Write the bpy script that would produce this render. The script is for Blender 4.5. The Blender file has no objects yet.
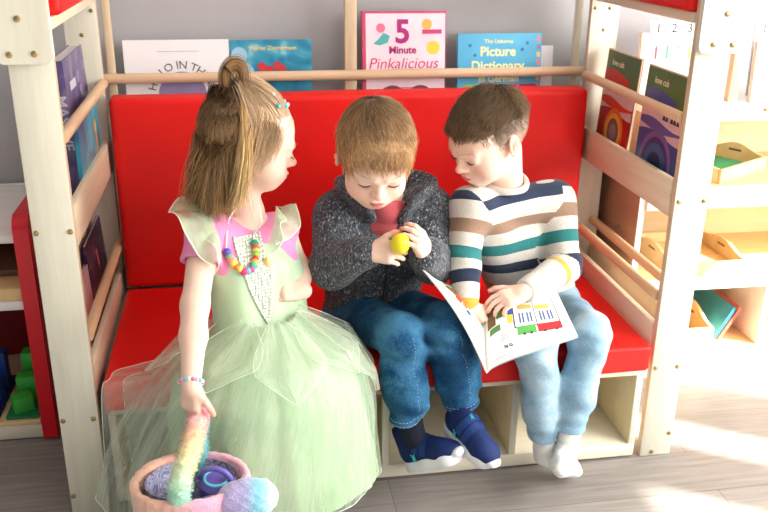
import bpy, bmesh, math, random
import numpy as np
from mathutils import Vector, Matrix

# ------------------------------------------------------------------ camera, world, sun, windows' light, exposure
SC = bpy.context.scene
COL = SC.collection
cam_data = bpy.data.cameras.new('camera')
cam = bpy.data.objects.new('camera', cam_data)
COL.objects.link(cam)
SC.camera = cam
cam_data.sensor_width = 36.0
cam_data.lens = 868.93 / 768 * 36.0
cam_data.clip_start = 0.05
cam_data.dof.use_dof = True
cam_data.dof.focus_distance = 1.93
cam_data.dof.aperture_fstop = 4.5
_y, _p, _r = math.radians(9.671), math.radians(21.3122), math.radians(0.653)
_f = Vector((math.sin(_y) * math.cos(_p), math.cos(_y) * math.cos(_p), -math.sin(_p)))
_rt = Vector((math.cos(_y), -math.sin(_y), 0))
_up = _rt.cross(_f)
_R = _rt * math.cos(_r) + _up * math.sin(_r)
_U = -_rt * math.sin(_r) + _up * math.cos(_r)
m4 = Matrix.Identity(4)
for i in range(3):
    m4[i][0], m4[i][1], m4[i][2] = _R[i], _U[i], -_f[i]
m4.translation = (-0.3157, -1.7629, 1.2886)
cam.matrix_world = m4

world = bpy.data.worlds.new('world')
SC.world = world
world.use_nodes = True
world.node_tree.nodes['Background'].inputs[0].default_value = (0.93, 0.96, 1.0, 1)
world.node_tree.nodes['Background'].inputs[1].default_value = 0.34

sun_d = bpy.data.lights.new('sun', 'SUN')
sun_d.energy = 30.0
sun_d.angle = math.radians(1.6)
sun_d.color = (1.0, 0.95, 0.88)
sun = bpy.data.objects.new('sun', sun_d)
COL.objects.link(sun)
sd = Vector((-0.846, 0.533, -0.70))
sun.rotation_euler = sd.to_track_quat('-Z', 'Y').to_euler()

def area(name, loc, target, sx, sy, power, color):
    d = bpy.data.lights.new(name, 'AREA')
    d.shape = 'RECTANGLE'; d.size = sx; d.size_y = sy; d.energy = power; d.color = color
    o = bpy.data.objects.new(name, d)
    COL.objects.link(o)
    o.location = loc
    o.rotation_euler = (Vector(target) - Vector(loc)).to_track_quat('-Z', 'Y').to_euler()
    return o
area('window_light', (2.30, -0.80, 1.35), (0.2, 0.0, 0.5), 2.0, 1.2, 122, (1.0, 0.98, 0.95))
area('room_window_light', (1.7, -2.8, 2.1), (0.1, 0.1, 0.5), 2.2, 1.6, 36, (1.0, 0.985, 0.97))

SC.view_settings.view_transform = 'Standard'
SC.view_settings.look = 'None'
SC.view_settings.gamma = 1.0
SC.view_settings.use_curve_mapping = False
SC.view_settings.exposure = 0.27

rng = np.random.default_rng(7)
random.seed(7)
FINE = 1.0

# ------------------------------------------------------------------ naming helpers
def tag(o, label=None, cat=None, group=None, kind=None):
    if label: o['label'] = label
    if cat: o['category'] = cat
    if group: o['group'] = group
    if kind: o['kind'] = kind
    return o

def empty(name, loc=(0, 0, 0), label=None, cat=None, group=None):
    o = bpy.data.objects.new(name, None)
    o.empty_display_size = 0.05
    COL.objects.link(o)
    o.location = loc
    return tag(o, label, cat, group)

def link(name, me, mats, parent=None):
    o = bpy.data.objects.new(name, me)
    COL.objects.link(o)
    if not isinstance(mats, (list, tuple)): mats = [mats]
    for m in mats: me.materials.append(m)
    if parent is not None:
        o.parent = parent
        pl = parent
        off = Vector((0, 0, 0))
        while pl is not None:
            off += pl.location
            pl = pl.parent
        me.transform(Matrix.Translation(-off))
    return o

# ------------------------------------------------------------------ materials
def srgb(r, g, b):
    f = lambda c: (c / 255 / 12.92) if c / 255 <= 0.04045 else ((c / 255 + 0.055) / 1.055) ** 2.4
    return (f(r), f(g), f(b), 1)

class NT:
    def __init__(s, name):
        s.m = bpy.data.materials.new(name)
        s.m.use_nodes = True
        s.t = s.m.node_tree
        s.b = s.t.nodes['Principled BSDF']
        s.out = s.t.nodes['Material Output']
    def n(s, typ, **kw):
        x = s.t.nodes.new(typ)
        for k, v in kw.items(): setattr(x, k, v)
        return x
    def l(s, a, b): s.t.links.new(a, b)
    def coord(s, which='Object', scale=(1, 1, 1)):
        tc = s.n('ShaderNodeTexCoord'); mp = s.n('ShaderNodeMapping')
        mp.inputs['Scale'].default_value = scale
        s.l(tc.outputs[which], mp.inputs[0])
        return mp.outputs[0]
    def noise(s, vec, scale, detail=3, rough=0.5):
        x = s.n('ShaderNodeTexNoise')
        x.inputs['Scale'].default_value = scale; x.inputs['Detail'].default_value = detail
        x.inputs['Roughness'].default_value = rough
        s.l(vec, x.inputs['Vector'])
        return x.outputs['Fac']
    def ramp(s, fac, stops, interp='LINEAR'):
        x = s.n('ShaderNodeValToRGB')
        cr = x.color_ramp; cr.interpolation = interp
        while len(cr.elements) < len(stops): cr.elements.new(0.5)
        for e, (p, c) in zip(cr.elements, stops):
            e.position = p; e.color = c
        s.l(fac, x.inputs[0])
        return x.outputs[0]
    def bump(s, fac, strength=0.3, dist=0.002):
        x = s.n('ShaderNodeBump')
        x.inputs['Strength'].default_value = strength; x.inputs['Distance'].default_value = dist
        s.l(fac, x.inputs['Height'])
        s.l(x.outputs[0], s.b.inputs['Normal'])
        return x
    def set(s, **kw):
        for k, v in kw.items(): s.b.inputs[k.replace('_', ' ')].default_value = v
        return s

def plain(name, col, rough=0.5, spec=0.4, metal=0.0, var=0.06):
    t = NT(name)
    c = srgb(*col)
    f = t.noise(t.coord(), 18, 2)
    d = tuple(max(0, x * (1 - var)) for x in c[:3]) + (1,)
    e = tuple(min(1, x * (1 + var)) for x in c[:3]) + (1,)
    t.l(t.ramp(f, [(0.3, d), (0.7, e)]), t.b.inputs['Base Color'])
    t.set(Roughness=rough, Metallic=metal)
    t.b.inputs['Specular IOR Level'].default_value = spec
    return t.m

def wood(name, c1, c2, scale=(30, 30, 2.5), rough=0.5):
    t = NT(name)
    v = t.coord('Object', scale)
    f = t.noise(v, 1.6, 5, 0.6)
    t.l(t.ramp(f, [(0.3, srgb(*c1)), (0.7, srgb(*c2))]), t.b.inputs['Base Color'])
    t.set(Roughness=rough)
    t.bump(f, 0.08, 0.001)
    return t.m

M = {}
M['birch'] = wood('birch_face', (214, 209, 188), (226, 222, 204))
M['birch_h'] = wood('birch_face_horizontal', (216, 207, 184), (228, 220, 200), (2.5, 30, 30))
M['birch_d'] = wood('birch_face_depth', (222, 200, 168), (234, 216, 188), (30, 2.5, 30))
M['edge'] = wood('birch_edge', (196, 168, 136), (216, 192, 160), (40, 40, 3))
M['dowel'] = wood('beech_dowel', (214, 174, 132), (228, 194, 154), (40, 3, 40), 0.4)
M['dowel_x'] = wood('beech_rail', (206, 172, 136), (222, 192, 158), (3, 40, 40), 0.45)
M['tray'] = wood('tray_ply', (222, 186, 130), (236, 204, 152), (4, 20, 20))
M['tan_back'] = wood('shelf_interior', (226, 208, 164), (234, 218, 178), (3, 20, 20))
M['white_wood'] = wood('white_lacquer', (236, 234, 228), (244, 242, 236), (4, 20, 20), 0.4)
M['screw'] = plain('brass_screw', (176, 152, 104), 0.3, 0.5, 0.9)
def vinyl():
    t = NT('red_vinyl')
    v = t.coord('Object')
    f = t.noise(v, 900, 2)
    g = t.noise(v, 7, 3)
    t.l(t.ramp(g, [(0.3, srgb(222, 14, 10)), (0.7, srgb(230, 20, 12))]), t.b.inputs['Base Color'])
    t.set(Roughness=0.48)
    t.b.inputs['Specular IOR Level'].default_value = 0.35
    mx = t.n('ShaderNodeMath', operation='MULTIPLY_ADD')
    mx.inputs[1].default_value = 0.05
    t.l(f, mx.inputs[0]); t.l(g, mx.inputs[2])
    t.bump(mx.outputs[0], 0.25, 0.004)
    return t.m
M['vinyl'] = vinyl()
M['red_lacquer'] = plain('red_lacquer', (214, 14, 34), 0.35)
M['white_paper'] = plain('white_paper', (244, 243, 240), 0.6, 0.2, 0, 0.01)
M['ink'] = plain('dark_ink', (40, 38, 44), 0.6)

def attr_mat(name, attr='col', rough=0.6, spec=0.3, sss=0.0, bump=None, sheen=0.0, trans=0.0):
    t = NT(name)
    a = t.n('ShaderNodeAttribute'); a.attribute_name = attr
    t.l(a.outputs['Color'], t.b.inputs['Base Color'])
    t.set(Roughness=rough)
    t.b.inputs['Specular IOR Level'].default_value = spec
    if sss:
        t.b.inputs['Subsurface Weight'].default_value = sss
        t.b.inputs['Subsurface Radius'].default_value = (0.9, 0.4, 0.25)
        t.b.inputs['Subsurface Scale'].default_value = 0.006
    if sheen: t.b.inputs['Sheen Weight'].default_value = sheen
    if bump:
        t.bump(t.noise(t.coord(), bump[0], 3), bump[1], bump[2])
    return t.m

# ------------------------------------------------------------------ polygon mesh helpers
def box_bm(bm, c, h, bev=0.0, rot=None, seg=2):
    g = bmesh.ops.create_cube(bm, size=2.0)
    vs = g['verts']
    for v in vs:
        p = Vector((v.co.x * h[0], v.co.y * h[1], v.co.z * h[2]))
        v.co = p
    if bev:
        es = list({e for v in vs for e in v.link_edges})
        r = bmesh.ops.bevel(bm, geom=es, offset=bev, segments=seg, affect='EDGES', profile=0.5)
        vs = list({v for f in r['faces'] for v in f.verts} | {v for v in vs if v.is_valid})
    for v in vs:
        p = v.co
        if rot is not None: p = rot @ p
        v.co = p + Vector(c)
    return vs

def finish(bm, smooth=True, ang=40):
    me = bpy.data.meshes.new('m')
    bmesh.ops.recalc_face_normals(bm, faces=bm.faces)
    for f in bm.faces: f.smooth = smooth
    if smooth:
        for e in bm.edges:
            if len(e.link_faces) == 2 and e.calc_face_angle(0) > math.radians(ang): e.smooth = False
    bm.to_mesh(me); bm.free()
    return me

def box(name, lo, hi, mat, parent=None, bev=0.002, rot=None, seg=2):
    bm = bmesh.new()
    c = [(a + b) / 2 for a, b in zip(lo, hi)]; h = [(b - a) / 2 for a, b in zip(lo, hi)]
    box_bm(bm, c, h, min(bev, min(h) * 0.9), rot, seg)
    return link(name, finish(bm), mat, parent)

def tube_bm(bm, pts, rad, n=10, cap=True, closed=False, flat=None):
    pts = [Vector(p) for p in pts]
    N = len(pts)
    rads = rad if isinstance(rad, (list, tuple, np.ndarray)) else [rad] * N
    rings = []
    prev = None
    for i, p in enumerate(pts):
        if closed: t = (pts[(i + 1) % N] - pts[i - 1]).normalized()
        else: t = (pts[min(i + 1, N - 1)] - pts[max(i - 1, 0)]).normalized()
        if prev is None:
            a = Vector((0, 0, 1)) if abs(t.z) < 0.9 else Vector((1, 0, 0))
            u = t.cross(a).normalized()
        else:
            u = (prev - t * prev.dot(t)).normalized()
        prev = u
        w = t.cross(u)
        rings.append([bm.verts.new(p + (u * math.cos(2 * math.pi * k / n) + w * math.sin(2 * math.pi * k / n)) * rads[i]) for k in range(n)])
    for i in range(N if closed else N - 1):
        A, B = rings[i], rings[(i + 1) % N]
        for k in range(n): bm.faces.new((A[k], A[(k + 1) % n], B[(k + 1) % n], B[k]))
    if cap and not closed:
        bm.faces.new(rings[0][::-1]); bm.faces.new(rings[-1])

def tube(name, pts, rad, mat, parent=None, n=12, closed=False):
    bm = bmesh.new()
    tube_bm(bm, pts, rad, n, True, closed)
    return link(name, finish(bm), mat, parent)

def ball_bm(bm, c, r, u=16, v=10, sc=(1, 1, 1)):
    g = bmesh.ops.create_uvsphere(bm, u_segments=u, v_segments=v, radius=r)
    for x in g['verts']: x.co = Vector((x.co.x * sc[0], x.co.y * sc[1], x.co.z * sc[2])) + Vector(c)

def prism(name, outline, z0, z1, mat, parent=None, M4=None, bev=0.0):
    """outline of (x, y), extruded z0..z1, then placed by M4"""
    bm = bmesh.new()
    a = [bm.verts.new((x, y, z0)) for x, y in outline]
    b = [bm.verts.new((x, y, z1)) for x, y in outline]
    n = len(a)
    bm.faces.new(a[::-1]); bm.faces.new(b)
    for i in range(n): bm.faces.new((a[i], a[(i + 1) % n], b[(i + 1) % n], b[i]))
    if bev:
        es = [e for e in bm.edges if len(e.link_faces) == 2 and e.calc_face_angle(0) > 0.6]
        bmesh.ops.bevel(bm, geom=es, offset=bev, segments=2, affect='EDGES')
    if M4 is not None: bmesh.ops.transform(bm, matrix=M4, verts=bm.verts)
    return link(name, finish(bm), mat, parent)

def text_mesh(body, size, M4, arc=None, extrude=0.0002, bold=0.0, align='CENTER'):
    """lettering as one mesh; arc=(radius, degrees per unit width) bends it round a circle"""
    bm = bmesh.new()
    cu = bpy.data.curves.new('lettering', 'FONT')
    cu.body = body; cu.size = size; cu.align_x = align; cu.align_y = 'CENTER'
    cu.extrude = extrude; cu.offset = bold; cu.resolution_u = 3
    o = bpy.data.objects.new('lettering', cu)
    COL.objects.link(o)
    dg = bpy.context.evaluated_depsgraph_get()
    me = bpy.data.meshes.new_from_object(o.evaluated_get(dg))
    bpy.data.objects.remove(o)
    if arc:
        for v in me.vertices:
            x, y, z = v.co
            a = x / arc
            r = arc + y
            v.co = (math.sin(a) * r, math.cos(a) * r - arc, z)
    me.transform(M4)
    return me

def frame(o, x, y):
    """4x4 with local x, y axes and z = x cross y"""
    x = Vector(x).normalized(); y = Vector(y); y = (y - x * y.dot(x)).normalized(); z = x.cross(y)
    m = Matrix.Identity(4)
    for i in range(3): m[i][0], m[i][1], m[i][2], m[i][3] = x[i], y[i], z[i], o[i]
    return m

def np_mesh(verts, faces):
    me = bpy.data.meshes.new('m')
    verts = np.asarray(verts, np.float32); faces = np.asarray(faces, np.int32)
    k = faces.shape[1]
    me.vertices.add(len(verts)); me.vertices.foreach_set('co', verts.ravel())
    me.loops.add(faces.size); me.loops.foreach_set('vertex_index', faces.ravel())
    me.polygons.add(len(faces))
    me.polygons.foreach_set('loop_start', np.arange(0, faces.size, k, dtype=np.int32))
    try: me.polygons.foreach_set('loop_total', np.full(len(faces), k, np.int32))
    except Exception: pass
    me.polygons.foreach_set('use_smooth', np.ones(len(faces), bool))
    me.update(calc_edges=True); me.validate()
    return me

def set_col(me, col, name='col'):
    col = np.asarray(col, np.float32)
    if col.shape[1] == 3: col = np.hstack([col, np.ones((len(col), 1), np.float32)])
    a = me.attributes.new(name, 'FLOAT_COLOR', 'POINT')
    a.data.foreach_set('color', col.ravel())

def set_float(me, val, name):
    a = me.attributes.new(name, 'FLOAT', 'POINT')
    a.data.foreach_set('value', np.asarray(val, np.float32))

# ------------------------------------------------------------------ distance fields -> one continuous surface
V3 = lambda *a: np.array(a, float)
def nrm(v):
    v = np.asarray(v, float); return v / np.linalg.norm(v)

class Field:
    def __init__(s, lo, hi, h):
        h = h * FINE
        s.lo = np.array(lo, float); s.h = h
        s.n = np.ceil((np.array(hi) - s.lo) / h).astype(int) + 1
        s.F = np.full(s.n, 0.2, np.float32)
    def _slice(s, lo, hi, m):
        a = np.maximum(np.floor((np.array(lo) - m - s.lo) / s.h).astype(int), 0)
        b = np.minimum(np.ceil((np.array(hi) + m - s.lo) / s.h).astype(int) + 1, s.n)
        return a, b
    def pts(s, a, b):
        ax = [(s.lo[i] + s.h * np.arange(a[i], b[i])).astype(np.float32) for i in range(3)]
        return ax[0][:, None, None], ax[1][None, :, None], ax[2][None, None, :]
    def add(s, prim, k=0.0, op='u'):
        fn, lo, hi = prim
        a, b = s._slice(lo, hi, k + 4 * s.h)
        if np.any(b <= a): return s
        d = fn(*s.pts(a, b))
        sl = tuple(slice(a[i], b[i]) for i in range(3))
        A = s.F[sl]
        if op == 'u':
            if k > 0:
                q = np.clip(0.5 + 0.5 * (A - d) / k, 0, 1)
                r = A * (1 - q) + d * q - k * q * (1 - q)
            else: r = np.minimum(A, d)
        elif op == 's':
            if k > 0:
                q = np.clip(0.5 - 0.5 * (A + d) / k, 0, 1)
                r = A * (1 - q) - d * q + k * q * (1 - q)
            else: r = np.maximum(A, -d)
        s.F[sl] = r
        return s
    def warp(s, fn, lo=None, hi=None):
        a, b = s._slice(lo if lo is not None else s.lo, hi if hi is not None else s.lo + s.h * s.n, 0)
        sl = tuple(slice(a[i], b[i]) for i in range(3))
        A = s.F[sl]
        idx = np.nonzero(np.abs(A) < 0.02)
        P = s.lo + s.h * (np.stack(idx, 1) + a)
        A[idx] += fn(P).astype(np.float32)
        return s
    def mesh(s):
        F, h = s.F, s.h
        F[0] = F[-1] = 0.1; F[:, 0] = F[:, -1] = 0.1; F[:, :, 0] = F[:, :, -1] = 0.1
        S = F < 0
        n = np.zeros(tuple(x - 1 for x in F.shape), np.int8)
        for i in (0, 1):
            for j in (0, 1):
                for k in (0, 1):
                    n += S[i:S.shape[0] - 1 + i, j:S.shape[1] - 1 + j, k:S.shape[2] - 1 + k]
        act = (n > 0) & (n < 8)
        I = np.argwhere(act)
        ids = np.full(act.shape, -1, np.int32)
        ids[act] = np.arange(len(I))
        co = [(i, j, k) for i in (0, 1) for j in (0, 1) for k in (0, 1)]
        val = np.stack([F[I[:, 0] + c[0], I[:, 1] + c[1], I[:, 2] + c[2]] for c in co], 1)
        acc = np.zeros((len(I), 3)); cnt = np.zeros(len(I))
        for a in range(8):
            for b in range(a + 1, 8):
                ca, cb = np.array(co[a]), np.array(co[b])
                if np.abs(ca - cb).sum() != 1: continue
                va, vb = val[:, a], val[:, b]
                m = (va < 0) != (vb < 0)
                t = va[m] / (va[m] - vb[m])
                acc[m] += ca + t[:, None] * (cb - ca)
                cnt[m] += 1
        V = s.lo + h * (I + acc / cnt[:, None])
        Q = []
        for ax in range(3):
            sl0 = [slice(None)] * 3; sl1 = [slice(None)] * 3
            sl0[ax] = slice(0, -1); sl1[ax] = slice(1, None)
            ch = S[tuple(sl0)] != S[tuple(sl1)]
            E = np.argwhere(ch)
            u, w = (ax + 1) % 3, (ax + 2) % 3
            E = E[(E[:, u] > 0) & (E[:, w] > 0) & (E[:, u] < F.shape[u] - 1) & (E[:, w] < F.shape[w] - 1)]
            def cid(du, dw):
                G = E.copy(); G[:, u] -= du; G[:, w] -= dw
                return ids[G[:, 0], G[:, 1], G[:, 2]]
            q = np.stack([cid(1, 1), cid(0, 1), cid(0, 0), cid(1, 0)], 1)
            ins = S[E[:, 0], E[:, 1], E[:, 2]]
            q[~ins] = q[~ins][:, ::-1]
            Q.append(q)
        return V, np.concatenate(Q)

def rcone(a, b, ra, rb=None):
    a = np.array(a, float); b = np.array(b, float); rb = ra if rb is None else rb
    ab = b - a; L2 = max(float(ab @ ab), 1e-9)
    def fn(x, y, z):
        px, py, pz = x - a[0], y - a[1], z - a[2]
        t = np.clip((px * ab[0] + py * ab[1] + pz * ab[2]) / L2, 0, 1)
        d = np.sqrt((px - ab[0] * t) ** 2 + (py - ab[1] * t) ** 2 + (pz - ab[2] * t) ** 2)
        return d - (ra + (rb - ra) * t)
    r = max(ra, rb)
    return fn, np.minimum(a, b) - r, np.maximum(a, b) + r

def ccone(a, b, ra, rb, rd=0.004):
    """cone with flat ends, edges rounded by rd"""
    a = np.array(a, float); b = np.array(b, float)
    ab = b - a; L = float(np.linalg.norm(ab)); n = ab / L
    def fn(x, y, z):
        px, py, pz = x - a[0], y - a[1], z - a[2]
        t = px * n[0] + py * n[1] + pz * n[2]
        rad = np.sqrt(np.maximum((px - n[0] * t) ** 2 + (py - n[1] * t) ** 2 + (pz - n[2] * t) ** 2, 1e-12))
        dr = rad - (ra + (rb - ra) * np.clip(t / L, 0, 1)) + rd
        dt = np.abs(t - L / 2) - L / 2 + rd
        return np.minimum(np.maximum(dr, dt), 0) + np.sqrt(np.maximum(dr, 0) ** 2 + np.maximum(dt, 0) ** 2) - rd
    r = max(ra, rb)
    return fn, np.minimum(a, b) - r, np.maximum(a, b) + r

def ell(c, r, A=None):
    c = np.array(c, float); r = np.array(r, float)
    A = np.eye(3) if A is None else np.array(A, float)   # columns: axes
    def fn(x, y, z):
        px, py, pz = x - c[0], y - c[1], z - c[2]
        q = [(px * A[0, i] + py * A[1, i] + pz * A[2, i]) for i in range(3)]
        k0 = np.sqrt(sum((q[i] / r[i]) ** 2 for i in range(3)))
        k1 = np.sqrt(sum((q[i] / r[i] ** 2) ** 2 for i in range(3))) + 1e-9
        return k0 * (k0 - 1) / k1
    e = np.sqrt(((A * r) ** 2).sum(1))
    return fn, c - e, c + e

def rbox(c, hs, rd, A=None):
    c = np.array(c, float); hs = np.array(hs, float) - rd
    A = np.eye(3) if A is None else np.array(A, float)
    def fn(x, y, z):
        px, py, pz = x - c[0], y - c[1], z - c[2]
        q = [np.abs(px * A[0, i] + py * A[1, i] + pz * A[2, i]) - hs[i] for i in range(3)]
        return np.sqrt(sum(np.maximum(v, 0) ** 2 for v in q)) + np.minimum(np.maximum(np.maximum(q[0], q[1]), q[2]), 0) - rd
    e = np.abs(A * (hs + rd)).sum(1)
    return fn, c - e, c + e

def torus(c, n, R, r):
    c = np.array(c, float); n = nrm(n)
    def fn(x, y, z):
        px, py, pz = x - c[0], y - c[1], z - c[2]
        t = px * n[0] + py * n[1] + pz * n[2]
        q = np.sqrt(np.maximum(px * px + py * py + pz * pz - t * t, 1e-12)) - R
        return np.sqrt(q * q + t * t) - r
    return fn, c - R - r, c + R + r

def axes(fwd, up):
    """columns right, forward, up"""
    f = nrm(fwd); r = nrm(np.cross(f, up)); u = np.cross(r, f)
    return np.stack([r, f, u], 1)

_wv = rng.normal(size=(10, 3)); _wp = rng.uniform(0, 6.28, 10)
def wob(P, freq):
    """smooth pseudo noise about -1..1"""
    out = np.zeros(len(P))
    for i in range(10):
        out += np.sin(P @ (_wv[i] * freq) + _wp[i])
    return out / 4.5
def folds(P, d, freq, warpf=18, warpa=1.5):
    """cloth folds: ridges across direction d"""
    return np.sin(P @ (np.array(d) * freq) + warpa * wob(P, warpf))

def seg_t(P, a, b):
    a = np.array(a); b = np.array(b); ab = b - a
    t = np.clip((P - a) @ ab / (ab @ ab), 0, 1)
    return t, np.linalg.norm(P - a - t[:, None] * ab, axis=1)

# ------------------------------------------------------------------ children's heads, hands, hair
def head_prims(F, c, A, s):
    """skull and face in head space (x right, y forward, z up), metres for a small child, scaled by s"""
    c = np.array(c, float)
    def w(p): return c + A @ (np.array(p, float) * s)
    def E(p, r, k, op='u', rot=None):
        B = A if rot is None else A @ rot
        F.add(ell(w(p), np.array(r) * s, B), k * s, op)
    def C(p, q, ra, rb, k): F.add(rcone(w(p), w(q), ra * s, rb * s), k * s)
    E((0, -.014, .035), (.071, .087, .077), .03)
    E((0, .026, -.022), (.058, .056, .062), .03)
    E((0, .042, .036), (.056, .042, .050), .03)
    E((0, .052, -.067), (.027, .022, .020), .03)
    for x in (-1, 1):
        E((x * .033, .046, -.036), (.027, .028, .026), .02)
        E((x * .029, .096, .002), (.015, .012, .009), .016, 's')
        E((x * .0285, .0715, -.001), (.0165, .0120, .0125), .006)
        C((x * .012, .0865, .014), (x * .042, .072, .017), .0055, .0045, .016)
    C((0, .079, .008), (0, .0945, -.021), .0055, .0082, .012)
    E((0, .097, -.023), (.0095, .0085, .0078), .007)
    for x in (-1, 1):
        E((x * .0095, .0885, -.0255), (.0065, .0075, .006), .006)
        E((x * .0058, .0945, -.0318), (.0032, .0045, .0025), .003, 's')
    E((0, .072, -.050), (.024, .015, .017), .014)
    for x in (-1, 1): E((x * .0055, .0865, -.0462), (.0085, .0062, .0042), .004)
    E((0, .0845, -.0545), (.0115, .0072, .0048), .003)
    E((0, .0945, -.0505), (.016, .005, .0012), .0025, 's')
    for x in (-1, 1):
        rot = np.array(Matrix.Rotation(x * -0.35, 3, 'Z') @ Matrix.Rotation(0.15, 3, 'X'))
        E((x * .073, -.012, -.002), (.008, .019, .028), .006, 'u', rot)
        E((x * .0815, -.009, .001), (.006, .0115, .018), .005, 's', rot)
        E((x * .079, -.006, -.004), (.005, .005, .008), .004, 'u', rot)
    return w

SKIN = np.array(srgb(238, 202, 182)[:3])
def skin_colors(V, c, A, s, extra=()):
    L = ((V - np.array(c)) @ A) / s
    col = np.tile(SKIN, (len(V), 1))
    def blend(mask, rgb):
        nonlocal col
        mask = np.clip(mask, 0, 1)[:, None]
        col = col * (1 - mask) + np.array(srgb(*rgb)[:3]) * mask
    g = lambda p, r: np.exp(-(((L - np.array(p)) / np.array(r)) ** 2).sum(1))
    blend(.38 * (g((-.04, .07, -.035), (.02, .03, .018)) + g((.04, .07, -.035), (.02, .03, .018))), (228, 150, 136))
    blend(.30 * g((0, .1, -.025), (.014, .014, .012)), (222, 140, 124))
    blend(.45 * (g((-.078, -.01, 0), (.012, .025, .03)) + g((.078, -.01, 0), (.012, .025, .03))), (226, 140, 120))
    blend(.6 * (g((-.077, -.009, .0), (.006, .009, .013)) + g((.077, -.009, .0), (.006, .009, .013))), (216, 96, 78))
    lip = (np.abs(L[:, 0]) < .0150) & (L[:, 1] > .076)
    w = np.clip(1 - np.abs(L[:, 0]) / .0165, 0, 1) ** .5
    top = -.0425 - .004 * (np.abs(L[:, 0]) / .015) ** 2 - .0012 * np.exp(-(L[:, 0] / .003) ** 2)
    bot = -.0505 - .0085 * w
    m = lip * np.clip((top - L[:, 2]) / .0012, 0, 1) * np.clip((L[:, 2] - bot) / .0012, 0, 1)
    blend(.8 * m, (208, 92, 92))
    blend(.5 * lip * np.exp(-((L[:, 2] + .0505) / .0009) ** 2), (120, 40, 44))
    blend(.22 * (g((-.029, .085, -.012), (.016, .02, .005)) + g((.029, .085, -.012), (.016, .02, .005))), (190, 120, 110))
    for p, r, rgb, a in extra:
        d = np.linalg.norm(V - np.array(p), axis=1)
        blend(a * np.exp(-(d / r) ** 2), rgb)
    return col

def lashes(name, w, s, mat, parent):
    for x in (-1, 1):
        bm = bmesh.new()
        pts, rr = [], []
        for i in range(9):
            u = -1 + i / 4
            lx = x * .0285 + u * .0135
            lz = -.0075 + .0045 * u * u
            ly = .0725 + .0127 * math.sqrt(max(0, 1 - (u * .82) ** 2 - ((lz + .001) / .0128) ** 2)) + .0006
            pts.append(w((lx, ly, lz))); rr.append(s * (.0004 + .0009 * (1 - abs(u) ** 2)))
        tube_bm(bm, pts, rr, 6)
        for i in range(9):
            u = -1 + i / 4
            p = pts[i]
            d = w((x * .0285 + u * .0185, 0.097 - .004 * abs(u), -.0125 + .004 * u * u))
            tube_bm(bm, [p, p * .5 + d * .5], [s * .0005, s * .0002], 4)
        link(name, finish(bm), mat, parent)

def brows(w, s, mat, parent):
    r = random.Random(3)
    for x in (-1, 1):
        bm = bmesh.new()
        for i in range(34):
            u = r.random()
            lx = x * (.012 + .034 * u); lz = .0200 - .002 * u + .003 * math.sin(u * 2.6) + r.uniform(-.0015, .0015)
            ly = .0945 - .019 * u * u - .002 * u + .0008
            a = w((lx, ly, lz)); b = w((lx + x * .006, ly - .002 * u - .0008, lz + .0004))
            tube_bm(bm, [a, b], [s * .0003, s * .0001], 3)
        link('eyebrow', finish(bm), mat, parent)

def hand(F, wrist, d, n, thumb, curls, s=1.0, tcurl=(.5, .5), spread=.05, tdir=None, k=.0010):
    """wrist point, finger direction d, back-of-hand normal n; thumb=+1/-1 picks the side d x n"""
    d = nrm(d); n = nrm(np.array(n) - d * np.dot(n, d)); t = np.cross(d, n) * thumb
    wrist = np.array(wrist, float)
    P = lambda a, b, c: wrist + (d * a + t * b + n * c) * s
    F.add(rcone(P(-.012, 0, 0), P(.010, 0, 0), .0150 * s, .0155 * s), .010)
    F.add(rbox(P(.030, 0, 0), np.array((.024, .0235, .0115)) * s, .0105 * s, np.stack([d, t, n], 1)), .010)
    F.add(rcone(P(.012, .012, -.005), P(.030, .019, -.006), .0100 * s, .0085 * s), .008)
    tips = []
    lens = [(.019, .0135, .011), (.021, .015, .0115), (.0195, .014, .011), (.0155, .0105, .010)]
    for i in range(4):
        side = .0188 - .0126 * i
        base = P(.050 - (.0015, 0, .0015, .0055)[i], side, .0005)
        ang = 0.0
        dd = nrm(d + t * spread * (1.5 - i))
        p = base
        r = (.0060, .0062, .0059, .0053)[i] * s
        F.add(rcone(P(.034, side * .9, 0), base, .0068 * s, r * 1.06), .006)
        c = curls[i] if isinstance(curls[0], (list, tuple)) else curls
        for j in range(3):
            ang += c[j]
            v = dd * math.cos(ang) - n * math.sin(ang)
            q = p + v * lens[i][j] * s
            F.add(rcone(p, q, r * (1 - .09 * j), r * (1 - .09 * (j + 1))), k)
            p = q
        tips.append(p)
    td = nrm(d * .62 + t * .75 - n * .35) if tdir is None else nrm(tdir)
    ax = nrm(np.cross(td, np.cross(td, d) if abs(np.dot(td, d)) < .99 else n))
    b0 = P(.016, .019, -.004)
    b1 = b0 + td * .022 * s
    v2 = nrm(td + (d * .8 - n * .4) * tcurl[0])
    b2 = b1 + v2 * .017 * s
    v3 = nrm(v2 + (d * .4 - n * .5 - t * .4) * tcurl[1])
    b3 = b2 + v3 * .012 * s
    F.add(rcone(b0, b1, .0085 * s, .0072 * s), .007)
    F.add(rcone(b1, b2, .0072 * s, .0066 * s), .002)
    F.add(rcone(b2, b3, .0066 * s, .0056 * s), .002)
    return tips, [b1, b2, b3], P

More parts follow.
